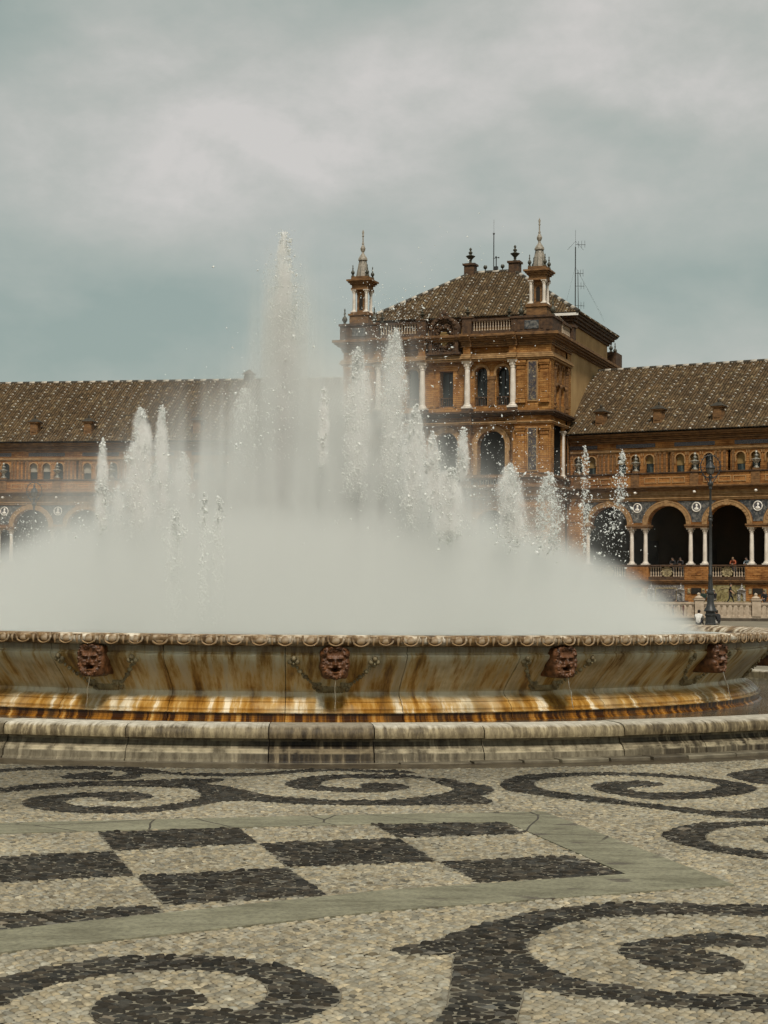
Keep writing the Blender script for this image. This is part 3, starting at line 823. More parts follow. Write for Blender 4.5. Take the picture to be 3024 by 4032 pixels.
c = m.mix(m.math('MULTIPLY', edge, m.bw(m.noise(7.0, (1, 1, 1), 5, 0.6), 0.38, 0.58)), c, (0.44, 0.39, 0.28))
c = m.mix(1.0, c, m.ramp(m.objrand(), [(0.0, (0.52, 0.46, 0.38)), (0.4, (0.82, 0.79, 0.73)), (1.0, (1.15, 1.13, 1.09))]), 'MULTIPLY')
m.color(c).bump(m.math('ADD', drip, m.noise(30)), 0.4, 0.012)
M['kerb'] = m.m

M['terracotta'] = plain('red_brown_terracotta', (0.034, 0.014, 0.005), (0.175, 0.070, 0.025), 14.0, 0.5, bump=0.6, bd=0.012)
M['relief'] = plain('carved_relief_stone', (0.12, 0.088, 0.042), (0.42, 0.35, 0.20), 9.0, 0.6, bump=0.3)
m = Mat('fountain_water', 0.06, spec=0.5)
m.color(m.mix(m.bw(m.noise(1.0, detail=4), 0.4, 0.7), (0.060, 0.055, 0.040), (0.12, 0.11, 0.080)))
m.bump(m.noise(5.5, (1, 1, 1), 5, 0.6), 0.35, 0.035)
M['water'] = m.m
m = Mat('foaming_water', 0.25)
m.color(m.mix(m.bw(m.noise(2.5, detail=6), 0.4, 0.65), (0.24, 0.26, 0.23), (0.62, 0.63, 0.60)))
m.bump(m.noise(9, detail=6), 0.5, 0.05)
M['foam'] = m.m

FX, FY = FC
PHI0 = -0.2864
SECT = PI / 8
basin = empty('fountain_basin', (FX, FY, 0), label='huge round marble fountain basin streaked brown and gold, ringed by carved masks', cat='fountain')
prof = [(6.30, 0.10), (6.655, 0.10), (6.655, 0.205), (6.63, 0.222), (6.63, 0.232), (6.61, 0.236), (6.61, 0.292), (6.635, 0.298), (6.635, 0.310), (6.60, 0.318),
        (6.605, 0.345), (6.58, 0.375), (6.545, 0.395), (6.53, 0.405), (6.535, 0.42), (6.50, 0.44), (6.455, 0.458), (6.425, 0.485), (6.42, 0.52), (6.46, 0.57), (6.53, 0.64),
        (6.61, 0.715), (6.69, 0.785), (6.755, 0.845), (6.80, 0.895), (6.815, 0.925), (6.805, 0.944), (6.78, 0.950), (6.78, 0.962), (6.80, 0.966), (6.80, 1.030), (6.30, 1.030)]


def prof_r(z):
    pts = [p for p in prof if 0.30 <= p[1] <= 0.95]
    for (r0, z0), (r1, z1) in zip(pts, pts[1:]):
        if z0 <= z <= z1:
            return r0 + (r1 - r0) * (z - z0) / max(z1 - z0, 1e-6)
    return 6.8


NB = 32
for b in range(NB):                                    # wedge-shaped marble blocks with open joints
    a0 = PHI0 + SECT * 0.30 + b * 2 * PI / NB + 0.0006
    a1 = PHI0 + SECT * 0.30 + (b + 1) * 2 * PI / NB - 0.0006
    seg = 10
    mb = MB()
    v, f = [], []
    P = len(prof)
    for i in range(seg + 1):
        a = a0 + (a1 - a0) * i / seg
        v += [(r * math.sin(a), -r * math.cos(a), z) for r, z in prof]
    for i in range(seg):
        for j in range(P - 1):
            f.append((i * P + j, (i + 1) * P + j, (i + 1) * P + j + 1, i * P + j + 1))
    f.append(tuple(reversed(range(P))))
    f.append(tuple(seg * P + j for j in range(P)))
    mb.add(v, f)
    mb.build('basin_block', M['basin'], basin, smooth=45)

mb = MB()
rp = [(6.56, 1.03), (6.56, 1.075), (6.60, 1.12), (6.67, 1.146), (6.76, 1.156), (6.86, 1.156), (6.925, 1.146), (6.955, 1.125), (6.955, 1.09), (6.93, 1.06), (6.87, 1.038), (6.82, 1.03)]
seg = 192
v, f = [], []
P = len(rp)
for i in range(seg):
    a = 2 * PI * i / seg
    v += [(r * math.sin(a), -r * math.cos(a), z) for r, z in rp]
for i in range(seg):
    for j in range(P - 1):
        i2 = (i + 1) % seg
        f.append((i * P + j, i2 * P + j, i2 * P + j + 1, i * P + j + 1))
mb.add(v, f)
mb.build('rim', M['rim'], basin, smooth=50)

# egg-and-dart carving on the rim, each egg and each dart a piece
mb = MB()
mb.ell((0, 0.002, 0.006), (0.046, 0.030, 0.058), 10, 6)
sh = [(0.074, -0.010, 0.066)]
for t in np.linspace(0, PI, 11):
    sh.append((0.078 * math.cos(t), -0.012 - 0.012 * max(0, math.sin(t)), 0.020 - 0.082 * math.sin(t)))
sh.append((-0.074, -0.010, 0.066))
mb.tube(sh, [0.010] + [0.013] * 11 + [0.010], 6)
egg = mb.mesh('egg', M['rim'], 60)
mb = MB()
mb.tube([(0, -0.012, 0.052), (0, -0.024, 0.01), (0, -0.008, -0.055)], [0.018, 0.014, 0.006], 6)
mb.tube([(-0.030, -0.008, 0.050), (0.030, -0.008, 0.050)], [0.011, 0.011], 6)
dart = mb.mesh('dart', M['rim'], 60)
for k in range(160):
    a = PHI0 + k * 2 * PI / 160
    for nm, me, aa in (('egg', egg, a), ('dart', dart, a + PI / 160)):
        s = 1 + 0.05 * rng.normal()
        link(nm, me, basin, (6.945 * math.sin(aa), -6.945 * math.cos(aa), 1.094), aa + 0.05 * rng.normal(), (s * 1.12, 0.72 + 0.16 * rng.normal(), s * 0.86 * (1 + 0.05 * rng.normal())))


def mask_mesh(style):
    n, k = 46, 50
    U, W = np.meshgrid(np.linspace(-1, 1, n), np.linspace(-1, 1, k))
    gs = np.random.default_rng(50 + style)

    def ga(u, w, su, sw, h):
        return h * np.exp(-((U - u) / su)**2 - ((W - w) / sw)**2)
    H = 0.075 * (1 - np.abs(U)**3.2 * 0.75) * (1 - 0.25 * np.abs(W)**4)
    sg = (-1, 1)
    H += ga(0, 0.02, 0.13, 0.24, 0.055) + ga(0, -0.10, 0.15, 0.10, 0.040)
    for s in sg:
        H += ga(0.13 * s, -0.12, 0.09, 0.08, 0.022)
        H += ga(0.30 * s, 0.27 + (0.03 if style == 2 else 0), 0.22, 0.075, 0.036) + ga(0.44 * s, 0.33, 0.12, 0.08, 0.022)
        H -= ga(0.30 * s, 0.13, 0.17, 0.085, 0.040)
        H += ga(0.30 * s, 0.13, 0.075, 0.05, 0.020)
        H += ga(0.46 * s, -0.05, 0.16, 0.15, 0.030)
        H += ga(0.26 * s, -0.26, 0.20, 0.06, 0.034)
    H -= ga(0, -0.42, 0.19, 0.11, 0.115)
    H += ga(0, -0.58, 0.22, 0.07, 0.045)
    curls = [(0.0, 0.86, .15), (0.34, 0.84, .16), (-0.34, 0.84, .16), (0.72, 0.80, .18), (-0.72, 0.80, .18), (0.84, 0.45, .15), (-0.84, 0.45, .15),
             (0.84, 0.10, .16), (-0.84, 0.10, .16), (0.80, -0.28, .17), (-0.80, -0.28, .17), (0.62, -0.64, .18), (-0.62, -0.64, .18),
             (0.33, -0.84, .16), (-0.33, -0.84, .16), (0.0, -0.86, .15), (0.62, 0.55, .13), (-0.62, 0.55, .13)]
    for (u, w, s) in curls:
        u += gs.normal(0, 0.03)
        w += gs.normal(0, 0.03)
        d = np.hypot(U - u, W - w)
        an = np.arctan2(W - w, U - u)
        H += np.exp(-(d / s)**2) * (0.038 + 0.014 * np.cos(an * (1 if u > 0 else -1) + d * 34))
    H += 0.004 * np.sin(U * 31 + 3 * np.sin(W * 9)) * np.cos(W * 27 + style)
    th = np.arctan2(W, U)
    ext = 1 + 0.035 * np.cos(9 * th + style)
    edge = np.maximum(np.abs(U), np.abs(W))
    cor = 1 - 0.13 * (np.abs(U) * np.abs(W))**3
    hx = 0.168 if style < 3 else 0.16
    taper = 1 - 0.10 * np.clip(-W, 0, 1)**2
    X = U * hx * (1 + (ext - 1) * edge**4) * cor * taper
    Z = -0.185 + W * 0.187 * (1 + (ext - 1) * edge**4) * cor
    H = np.where(edge > 0.98, H * 0.3, H)
    V = np.stack([X, -H, Z], -1).reshape(-1, 3)
    idx = np.arange(n * k).reshape(k, n)
    Q = np.stack([idx[:-1, :-1], idx[:-1, 1:], idx[1:, 1:], idx[1:, :-1]], -1).reshape(-1, 4)
    # side wall back into the basin
    loop = np.concatenate([idx[0, :], idx[1:, -1], idx[-1, -2::-1], idx[-2:0:-1, 0]])
    back = V[loop].copy()
    back[:, 1] = 0.36
    o = len(V)
    V = np.concatenate([V, back])
    L = len(loop)
    S = np.stack([loop, o + np.arange(L), o + (np.arange(L) + 1) % L, np.roll(loop, -1)], -1)
    me = np_mesh('mask', V, [Q, S], M['terracotta'], True)
    me.set_sharp_from_angle(angle=R(70))
    return me


masks = [mask_mesh(i) for i in range(3)]
MASK_R = 6.86
for k in range(16):
    a = PHI0 + k * SECT
    style = {0: 0, 1: 1, 2: 2, 3: 0}.get(k, k % 3)
    link('mask', masks[style], basin, (MASK_R * math.sin(a), -MASK_R * math.cos(a), 1.032), a, (0.96, 0.80, 0.95))


def garland_mesh():
    mb = MB()

    def put(s, z, rx, rz, d=0.030):
        r = prof_r(z)
        an = s / 6.7
        slope = (prof_r(z + 0.02) - prof_r(z - 0.02)) / 0.04
        mb.xf = Matrix.Translation((r * math.sin(an), -r * math.cos(an), z)) @ Matrix.Rotation(an, 4, 'Z') @ Matrix.Rotation(math.atan(slope), 4, 'X')
        mb.ell((0, 0, 0), (rx, d, rz), 9, 6)
    for s in (-1, 1):
        for dx, dz in ((-0.034, 0), (0.034, 0), (0, 0.034), (0, -0.034)):
            put(s * 0.435 + dx, 0.865 + dz, 0.034, 0.034, 0.036)
        put(s * 0.435, 0.865, 0.018, 0.018, 0.045)
        for i, t in enumerate(np.linspace(0, 1, 7)):
            q = 0.395 - 0.175 * t
            zc = 0.805 - 0.185 * t**0.8
            big = i in (1, 3)
            put(s * q, zc, 0.032 if big else 0.018, 0.025 if big else 0.016, 0.036)
        for i in range(10):
            put(s * (0.205 - 0.095 * random.random()), 0.605 - 0.09 * random.random() + 0.015, 0.026, 0.020, 0.036)
    for q in np.linspace(-0.12, 0.12, 9):
        put(q, 0.545 + 0.35 * q * q, 0.024, 0.052, 0.022)
    return mb.mesh('garland', M['relief'], True)


gar = garland_mesh()
for k in range(16):
    link('garland', gar, basin, (0, 0, 0), PHI0 + k * SECT)

# pool wall around the basin, coping stones one by one
pool = empty('pool_wall', (FX, FY, 0), label='low round stone wall of the fountain pool, drip stained, in front of the basin', cat='pool wall')
kp = [(8.78, 0.05), (8.78, 0.335), (8.80, 0.352), (8.86, 0.360), (9.04, 0.358), (9.155, 0.351), (9.212, 0.334), (9.238, 0.305), (9.243, 0.262), (9.236, 0.234), (9.18, 0.226), (9.135, 0.222),
      (9.135, 0.205), (9.150, 0.165), (9.20, 0.138), (9.20, 0.128), (9.215, 0.126), (9.215, 0.104), (9.235, 0.100), (9.24, 0.035), (9.262, 0.028), (9.27, 0.0)]
seams = [-0.2616, -0.1284, 0.0192, 0.1272, 0.243, 0.4032, 0.5106]
a = seams[0]
while a > -PI * 0.62:
    a -= random.uniform(0.115, 0.15)
    seams.insert(0, a)
a = seams[-1]
while a < 2 * PI + seams[0] - 0.16:
    a += random.uniform(0.115, 0.15)
    seams.append(a)
seams.append(2 * PI + seams[0])
P = len(kp)
for i in range(len(seams) - 1):
    a0, a1 = seams[i] + 0.0006, seams[i + 1] - 0.0006
    sg = 9
    dr, dz = random.uniform(-0.007, 0.007), random.uniform(-0.004, 0.006)
    v, f = [], []
    for j in range(sg + 1):
        a = a0 + (a1 - a0) * j / sg
        v += [((r + dr) * math.sin(a), -(r + dr) * math.cos(a), z + (dz if z > 0.02 else 0)) for r, z in kp]
    for j in range(sg):
        for q in range(P - 1):
            f.append((j * P + q, (j + 1) * P + q, (j + 1) * P + q + 1, j * P + q + 1))
    f.append(tuple(reversed(range(P))))
    f.append(tuple(sg * P + q for q in range(P)))
    MB().add(v, f).build('coping_stone', M['kerb'], pool, smooth=40)
# low footing slabs, worn and uneven, with a gap at the left
m = Mat('wet_footing_stone', 0.5)
n1 = m.noise(5.0, detail=8)
m.color(m.mix(m.bw(m.objrand(), 0.2, 0.9), m.ramp(n1, [(0.35, (0.050, 0.040, 0.026)), (0.7, (0.12, 0.098, 0.065))]),
              m.ramp(n1, [(0.35, (0.085, 0.072, 0.048)), (0.7, (0.26, 0.225, 0.155))]))).bump(n1, 0.5, 0.02)
M['foot'] = m.m
a = -0.62
while a < 0.85:
    w = random.uniform(0.028, 0.075) if a > 0.12 else random.uniform(0.10, 0.16)
    t = 0.012 + 0.030 * max(0.0, min(1.0, (a - 0.10) / 0.25)) + random.uniform(-0.002, 0.004)
    r0, r1 = 9.272, 9.36 + 0.12 * max(0.0, min(1.0, (a - 0.05) / 0.3)) + random.uniform(-0.02, 0.03)
    v, f = [], []
    for j in range(5):
        b = a + 0.001 + (w - 0.002) * j / 4
        e = r1 + random.uniform(-0.012, 0.012)
        v += [(r0 * math.sin(b), -r0 * math.cos(b), 0.0), (r0 * math.sin(b), -r0 * math.cos(b), t), ((e - 0.012) * math.sin(b), -(e - 0.012) * math.cos(b), t),
              (e * math.sin(b), -e * math.cos(b), t - 0.008), (e * math.sin(b), -e * math.cos(b), 0.0)]
    for j in range(4):
        for q in range(4):
            f.append((j * 5 + q, j * 5 + q + 1, (j + 1) * 5 + q + 1, (j + 1) * 5 + q))
    f += [(0, 1, 2, 3, 4), (24, 23, 22, 21, 20)]
    f = [tuple(reversed(q)) for q in f]
    MB().add(v, f).build('footing_slab', M['foot'], pool)
    a += w
# wet dark strip between the wall and the pebbles
m = Mat('wet_stone_strip', 0.3)
m.color(m.ramp(m.noise(6, detail=8), [(0.35, (0.030, 0.021, 0.012)), (0.7, (0.085, 0.064, 0.038))])).bump(m.noise(25), 0.4, 0.01)
M['wet'] = m.m
mb = MB()
v, f = [], []
for j in range(121):
    b = -1.0 + 2.0 * j / 120
    v += [(9.2 * math.sin(b), -9.2 * math.cos(b), 0.010), ((mosaic_outer + 0.004) * math.sin(b), -(mosaic_outer + 0.004) * math.cos(b), 0.010)]
f = [(2 * j, 2 * j + 1, 2 * j + 3, 2 * j + 2) for j in range(120)]
mb.add(v, f).build('wet_stone_strip', M['wet'], pool)

mb = MB()
mb.lathe([(8.79, 0.205), (6.3, 0.205)], 96, (FX, FY, 0), cap=False)
o = mb.build('pool_water', M['water'])
tag(o, kind='structure')
mb = MB()
v = [(FX, FY, 1.06)] + [(FX + 6.57 * math.cos(2 * PI * i / 96), FY + 6.57 * math.sin(2 * PI * i / 96), 1.06) for i in range(96)]
mb.add(v, [(0, 1 + i, 1 + (i + 1) % 96) for i in range(96)])
tag(mb.build('basin_water', M['foam']), kind='structure')

# thin trickles out of the mouths of the masks
m = Mat('clear_trickle', 0.1)
m.color((0.34, 0.30, 0.22))
m.b.inputs['Transmission Weight'].default_value = 0.5
M['trickle'] = m.m
for k, lab, sway in ((0, 'thin water trickle from the leftmost mask, the one with a broken pale cheek', 0.0), (1, 'thin water trickle from the second mask from the left, straight under its mouth', 0.01),
                     (2, 'thin water trickle from the square browed mask right of centre', 0.02), (3, 'thin water trickle from the rightmost mask, by the turn of the basin', 0.02)):
    a = PHI0 + k * SECT
    pts = []
    for t in np.linspace(0, 1, 14):
        r = MASK_R + 0.02 + 0.10 * t + (0.0 if k < 2 else 0.07 * t)
        pts.append((FX + r * math.sin(a) + 0.004 * math.sin(t * 17 + k), FY - r * math.cos(a), 0.765 - 0.42 * t**1.5))
    o = MB().tube(pts, [0.0042 + 0.0016 * math.sin(i * 2.3) for i in range(14)], 6).build('water_trickle', M['trickle'], None, True)
    tag(o, lab, 'water trickle', 'trickles from the masks')

# ------------------------------------------------------------------ architecture: shared pieces
def wall_panel(mb, x0, x1, z0, z1, y, ops=(), t=0.5, m=0, mr=None):
    """wall face looking to -y with arched or square openings and their reveals"""
    mr = m if mr is None else mr
    cur = x0
    for o in sorted(ops, key=lambda q: q['cx']):
        w, cx, zb, zs, rise = o['w'], o['cx'], o['zb'], o['zs'], o.get('rise', 0.0)
        xl, xr = cx - w / 2, cx + w / 2
        if xl > cur + 1e-4:
            mb.quad((cur, y, z0), (xl, y, z0), (xl, y, z1), (cur, y, z1), m)
        if zb > z0 + 1e-4:
            mb.quad((xl, y, z0), (xr, y, z0), (xr, y, zb), (xl, y, zb), m)
            mb.quad((xl, y, zb), (xr, y, zb), (xr, y + t, zb), (xl, y + t, zb), mr)
        N = 14 if rise > 0 else 1
        pts = []
        for i in range(N + 1):
            u = -math.cos(PI * i / N) if rise > 0 else (-1 + 2 * i / N)
            h = rise * math.sqrt(max(0, 1 - u * u)) if o.get('kind') != 'pointed' else rise * (1 - abs(u)**1.7)
            pts.append((cx + u * w / 2, zs + h))
        for (xa, za), (xb, zb2) in zip(pts, pts[1:]):
            mb.quad((xa, y, za), (xb, y, zb2), (xb, y, z1), (xa, y, z1), m)
            mb.quad((xa, y, za), (xa, y + t, za), (xb, y + t, zb2), (xb, y, zb2), mr)
        mb.quad((xl, y, zb), (xl, y + t, zb), (xl, y + t, zs), (xl, y, zs), mr)
        mb.quad((xr, y, zb), (xr, y, zs), (xr, y + t, zs), (xr, y + t, zb), mr)
        cur = xr
    if x1 > cur + 1e-4:
        mb.quad((cur, y, z0), (x1, y, z0), (x1, y, z1), (cur, y, z1), m)


def arch_band(mb, cx, zs, w, rise, th, y0, y1, m=0, legs=None, N=18):
    """moulded band round an arch"""
    pi_, po = [], []
    for i in range(N + 1):
        a = PI - PI * i / N
        pi_.append((cx + w / 2 * math.cos(a), zs + rise * math.sin(a)))
        po.append((cx + (w / 2 + th) * math.cos(a), zs + (rise + th) * math.sin(a)))
    if legs is not None:
        pi_ = [(cx - w / 2, legs)] + pi_ + [(cx + w / 2, legs)]
        po = [(cx - w / 2 - th, legs)] + po + [(cx + w / 2 + th, legs)]
    for (a, b, c, d) in zip(pi_, pi_[1:], po[1:], po):
        mb.quad((a[0], y0, a[1]), (b[0], y0, b[1]), (c[0], y0, c[1]), (d[0], y0, d[1]), m)
        mb.quad((d[0], y0, d[1]), (c[0], y0, c[1]), (c[0], y1, c[1]), (d[0], y1, d[1]), m)
        mb.quad((a[0], y1, a[1]), (b[0], y1, b[1]), (b[0], y0, b[1]), (a[0], y0, a[1]), m)


def moulding(mb, x0, x1, yw, steps, m=0, back=0.3):
    """horizontal moulding: steps of (z0, z1, projection) in front of the wall plane yw"""
    for z0, z1, p in steps:
        mb.box(x0, x1, yw - p, yw + back, z0, z1, m)


def column_mesh(h, r, name='column'):
    mb = MB()
    b = 0.32 * (r / 0.2)
    mb.box(-1.7 * r, 1.7 * r, -1.7 * r, 1.7 * r, 0, b * 0.35)
    mb.lathe([(1.6 * r, b * 0.35), (1.66 * r, b * 0.48), (1.5 * r, b * 0.6), (1.25 * r, b * 0.72), (1.35 * r, b * 0.85), (1.04 * r, b)], 14)
    hc = 2.6 * r
    mb.lathe([(r, b), (r * 0.99, b + (h - b) * 0.35), (0.86 * r, h - hc), (1.06 * r, h - hc + 0.02), (1.06 * r, h - hc + 0.07), (0.9 * r, h - hc + 0.09), (1.0 * r, h - hc * 0.62),
              (1.25 * r, h - hc * 0.36), (1.12 * r, h - hc * 0.34), (1.5 * r, h - hc * 0.14)], 14)
    for k in range(8):
        a = k * PI / 4
        mb.ell((1.18 * r * math.cos(a), 1.18 * r * math.sin(a), h - hc * 0.55), (0.26 * r, 0.26 * r, 0.5 * r), 6, 4)
    for sx in (-1, 1):
        for sy in (-1, 1):
            mb.ell((1.35 * r * sx, 1.35 * r * sy, h - hc * 0.22), (0.34 * r, 0.34 * r, 0.4 * r), 6, 4)
    mb.box(-1.65 * r, 1.65 * r, -1.65 * r, 1.65 * r, h - hc * 0.13, h)
    return mb.mesh(name, M['marble'], 40)


def urn_mesh(h, mat, name='urn', kind=0):
    s = h
    if kind == 0:                        # vase with a lid and a bud
        p = [(0.16, 0), (0.16, 0.06), (0.09, 0.09), (0.06, 0.16), (0.10, 0.20), (0.07, 0.24), (0.15, 0.33), (0.25, 0.43), (0.29, 0.47), (0.24, 0.50), (0.10, 0.54), (0.07, 0.60), (0.12, 0.65), (0.13, 0.70),
             (0.06, 0.76), (0.05, 0.82), (0.085, 0.88), (0.06, 0.94), (0.0, 1.0)]
    else:                                # slim flame finial
        p = [(0.13, 0), (0.13, 0.08), (0.06, 0.13), (0.09, 0.18), (0.15, 0.28), (0.16, 0.36), (0.11, 0.46), (0.05, 0.52), (0.04, 0.60), (0.075, 0.66), (0.04, 0.72), (0.035, 0.84), (0.05, 0.89), (0.0, 1.0)]
    mb = MB()
    mb.lathe([(r * s, z * s) for r, z in p], 12)
    return mb.mesh(name, mat, 50)


def baluster_mesh(h, r, mat, n=8):
    p = [(1.0, 0), (1.0, 0.08), (0.6, 0.11), (0.5, 0.18), (0.78, 0.34), (0.72, 0.44), (0.5, 0.52), (0.42, 0.60), (0.55, 0.72), (0.5, 0.84), (0.7, 0.89), (1.0, 0.92), (1.0, 1.0)]
    mb = MB()
    mb.lathe([(a * r, b * h) for a, b in p], n)
    return mb.mesh('baluster', mat, True)


def tile_roof(parent, u0, u1, length, to, smax, seed, du=0.26, dv=0.30, every=4, name='roof_tiles'):
    """barrel tiles in courses over one slope; smax(u) ends a row at the hips. to(u, s, n) places a point"""
    g = np.random.default_rng(seed)
    n = int((u1 - u0) / du)
    V, F4, F3, COL = [], [], [], []
    WV, WF = [], []
    o = 0
    wo = 0
    arc = np.linspace(0, PI, 6)
    for i in range(n):
        uc = u0 + (i + 0.5) * du
        top = min(length, smax(uc))
        if top < 0.25:
            continue
        k = 0
        s = 0.0
        while s < top - 0.05:
            e = min(s + dv + 0.05, top)
            rr = du * 0.40
            lift = 0.045
            jx = g.normal(0, 0.008)
            v = []
            for (ss, ex) in ((s, lift), (e, 0.0)):
                for a in arc:
                    v.append(to(uc + jx - rr * math.cos(a), ss, 0.02 + ex + rr * 0.85 * math.sin(a)))
            V += v
            F4 += [(o + q, o + q + 1, o + 7 + q, o + 6 + q) for q in range(5)]
            F3 += [(o, o + q + 1, o + q) for q in range(1, 5)]
            b = 0.55 + 0.75 * g.random()
            w = g.random()
            base = np.array([0.158, 0.102, 0.052]) * (1 - w * 0.5) + np.array([0.120, 0.092, 0.055]) * w * 0.5
            if g.random() < 0.06:
                base = np.array([0.26, 0.20, 0.12])
            COL += [(*(base * b * 0.86), 1)] * 12
            o += 12
            if i % every == 0 and k % 2 == (i // every) % 2 and g.random() > 0.16:
                v = []
                for ss, ex in ((s - 0.02, lift + 0.016), (s + 0.11, lift + 0.013)):
                    for a in arc:
                        v.append(to(uc + jx - (rr + 0.006) * math.cos(a), ss, 0.02 + ex + (rr * 0.85 + 0.012) * math.sin(a)))
                WV += v
                WF += [(wo + q, wo + q + 1, wo + 7 + q, wo + 6 + q) for q in range(5)]
                v2 = [(wo, wo + q + 1, wo + q) for q in range(1, 5)]
                WF += [(a_, b_, c_, c_) for a_, b_, c_ in v2]
                wo += 12
            s += dv
            k += 1
    me = np_mesh(name, np.array(V), [np.array(F4), np.array(F3)], M['roof'], False, np.array(COL))
    r = tag(link(name, me, parent), kind='stuff')
    mw = bpy.data.meshes.new('white_roof_tiles')
    mw.from_pydata(WV, [], [f if f[2] != f[3] else f[:3] for f in WF])
    mw.materials.append(M['tile_white'])
    tag(link('white_roof_tiles', mw, parent), kind='stuff')
    return r


def ridge_mesh(L, mat):
    mb = MB()
    v = []
    for x in (-L / 2, L / 2):
        for a in np.linspace(-0.25, PI + 0.25, 8):
            v.append((x, 0.20 * math.cos(a), 0.17 * math.sin(a)))
    f = [(i, i + 1, 9 + i, 8 + i) for i in range(7)] + [tuple(range(8)), tuple(reversed(range(8, 16)))]
    mb.add(v, f)
    return mb.mesh('ridge_tile', mat)


bal_g = baluster_mesh(0.78, 0.085, M['stone_bal'])
bal_d = baluster_mesh(0.80, 0.075, M['brick_dark'])
bal_p = baluster_mesh(0.74, 0.10, M['stone_bal'])
ridge_w = ridge_mesh(0.62, M['tile_white'])
ridge_k = ridge_mesh(0.66, M['ridge_dark'])


M['niche_tile'] = plain('painted_niche_tiles', (0.10, 0.10, 0.11), (0.48, 0.45, 0.40), 9.0, 0.4, lo=0.4, hi=0.58)


# ------------------------------------------------------------------ gallery wings
def gallery_wing(label, origin, ang, x0, x1, pairs, woff, seed, blinds, xr=None):
    w = empty('gallery_wing', (*origin, 0), ang, label=label, cat='building')
    T = 1.0
    GF, GB = 3.25, 4.25                 # gallery floor, top of its balustrade
    SP = 7.65                           # spring line of the arches
    OW, RISE = 3.42, 1.48
    arches = []
    for a, b in zip(pairs, pairs[1:]):
        arches.append((a + b) / 2)
    ops = [dict(cx=c, w=OW, zb=7.28, zs=SP, rise=RISE) for c in arches if x0 + 1.8 < c < x1 - 1.8]
    # arcade wall over the columns
    mb = MB()
    wall_panel(mb, x0, x1, 7.28, 9.56, 0.12, ops, 0.8)
    mb.build('arcade_wall', M['brick2'], w)
    col = column_mesh(3.03, 0.175)
    mb_imp = MB()
    for p in pairs:
        if not (x0 < p < x1):
            continue
        for s in (-0.615, 0.615):
            if p + s > x0 + 1.2:
                link('column', col, w, (p + s, 0.38, GB))
        o = MB()
        o.box(p - 0.98, p + 0.98, 0.0, 0.95, 7.28, 7.38)
        o.box(p - 1.04, p + 1.04, -0.05, 1.0, 7.42, 7.56)
        o.box(p - 0.92, p + 0.92, 0.06, 0.94, 7.381, 7.419)
        o.build('impost_block', M['brick_trim'], w)
        # glazed spandrel with a portrait roundel
        o = MB()
        zt = 9.50
        v = [(p, 0.085, 7.72)]
        pts_r, pts_l = [], []
        for i in range(9):
            t = i / 8
            zz = 7.75 + (zt - 7.75) * t
            uu = min(1.0, (zz - SP) / (RISE + 0.42)) if zz > SP else 0
            half = 2.6 - (OW / 2 + 0.42) * math.sqrt(max(0, 1 - uu * uu)) - 0.06
            half = min(half, 1.75)
            pts_r.append((p + half, 0.085, zz))
            pts_l.append((p - half, 0.085, zz))
        o.add(pts_l + list(reversed(pts_r)), [tuple(reversed(range(18)))])
        sp = o.build('spandrel_tile', M['spandrel'], w)
        o = MB()
        ringp = [(p + 0.37 * math.cos(t), 0.05, 8.98 + 0.37 * math.sin(t)) for t in np.linspace(0, 2 * PI, 21)[:-1]]
        o.tube(ringp, 0.05, 6, 0, True)
        o.xf = Matrix.Translation((p, 0.07, 8.98)) @ Matrix.Rotation(PI / 2, 4, 'X')
        o.lathe([(0.34, 0.0), (0.33, 0.02), (0, 0.02)], 20, m=1)
        o.xf = None
        md = o.build('medallion', [M['white'], M['blue_tile']], w, True)
        o = MB()
        o.ell((p + 0.02, 0.03, 9.10), (0.095, 0.06, 0.12), 10, 7)
        o.ell((p, 0.04, 8.83), (0.20, 0.06, 0.12), 10, 6)
        o.tube([(p, 0.03, 8.86), (p + 0.02, 0.03, 9.05)], 0.055, 8)
        o.ell((p + 0.02, 0.045, 9.19), (0.10, 0.05, 0.05), 8, 5)
        o.build('portrait_bust', M['white'], md, True)
    for c in [q['cx'] for q in ops]:
        o = MB()
        arch_band(o, c, SP, OW, RISE, 0.30, 0.02, 0.14, 0, 7.56)
        arch_band(o, c, SP, OW + 0.62, RISE + 0.31, 0.10, -0.02, 0.14, 0, 7.56)
        o.box(c - 0.17, c + 0.17, -0.06, 0.14, SP + RISE - 0.02, SP + RISE + 0.46)
        # raised bricks round the band, like carved lettering seen from afar
        for i in range(15):
            a = PI * (i + 1) / 16
            if abs(a - PI / 2) < 0.15:
                continue
            rx, rz = OW / 2 + 0.15, RISE + 0.15
            px, pz = c + rx * math.cos(a), SP + rz * math.sin(a)
            o.xf = Matrix.Translation((px, 0.0, pz)) @ Matrix.Rotation(-(a - PI / 2), 4, 'Y')
            o.box(-0.07, 0.07, -0.02, 0.03, -0.10, 0.10)
            o.xf = None
        o.build('arch_band', M['brick_light'], w)
    # cornice between the storeys
    mb = MB()
    moulding(mb, x0, x1, 0.12, [(9.56, 9.70, 0.16), (9.72, 9.80, 0.26), (9.86, 9.96, 0.12), (10.0, 10.06, 0.22), (9.80, 10.36, 0.05)])
    mb.build('string_course', M['brick_light'], w)
    mb = MB()
    moulding(mb, x0, x1, 0.12, [(10.36, 10.44, 0.28), (10.44, 10.52, 0.42), (10.54, 10.62, 0.62), (10.64, 10.76, 0.74)])
    mb.build('cornice', M['brick_trim'], w)
    # solid parapet with sunk panels
    mb = MB()
    mb.box(x0, x1, -0.42, -0.12, 10.76, 11.72)
    mb.build('parapet', M['brick2'], w)
    pf = MB()
    for zz in (10.98, 11.40):
        pf.box(-0.55, 0.55, -0.47, -0.42, zz, zz + 0.07)
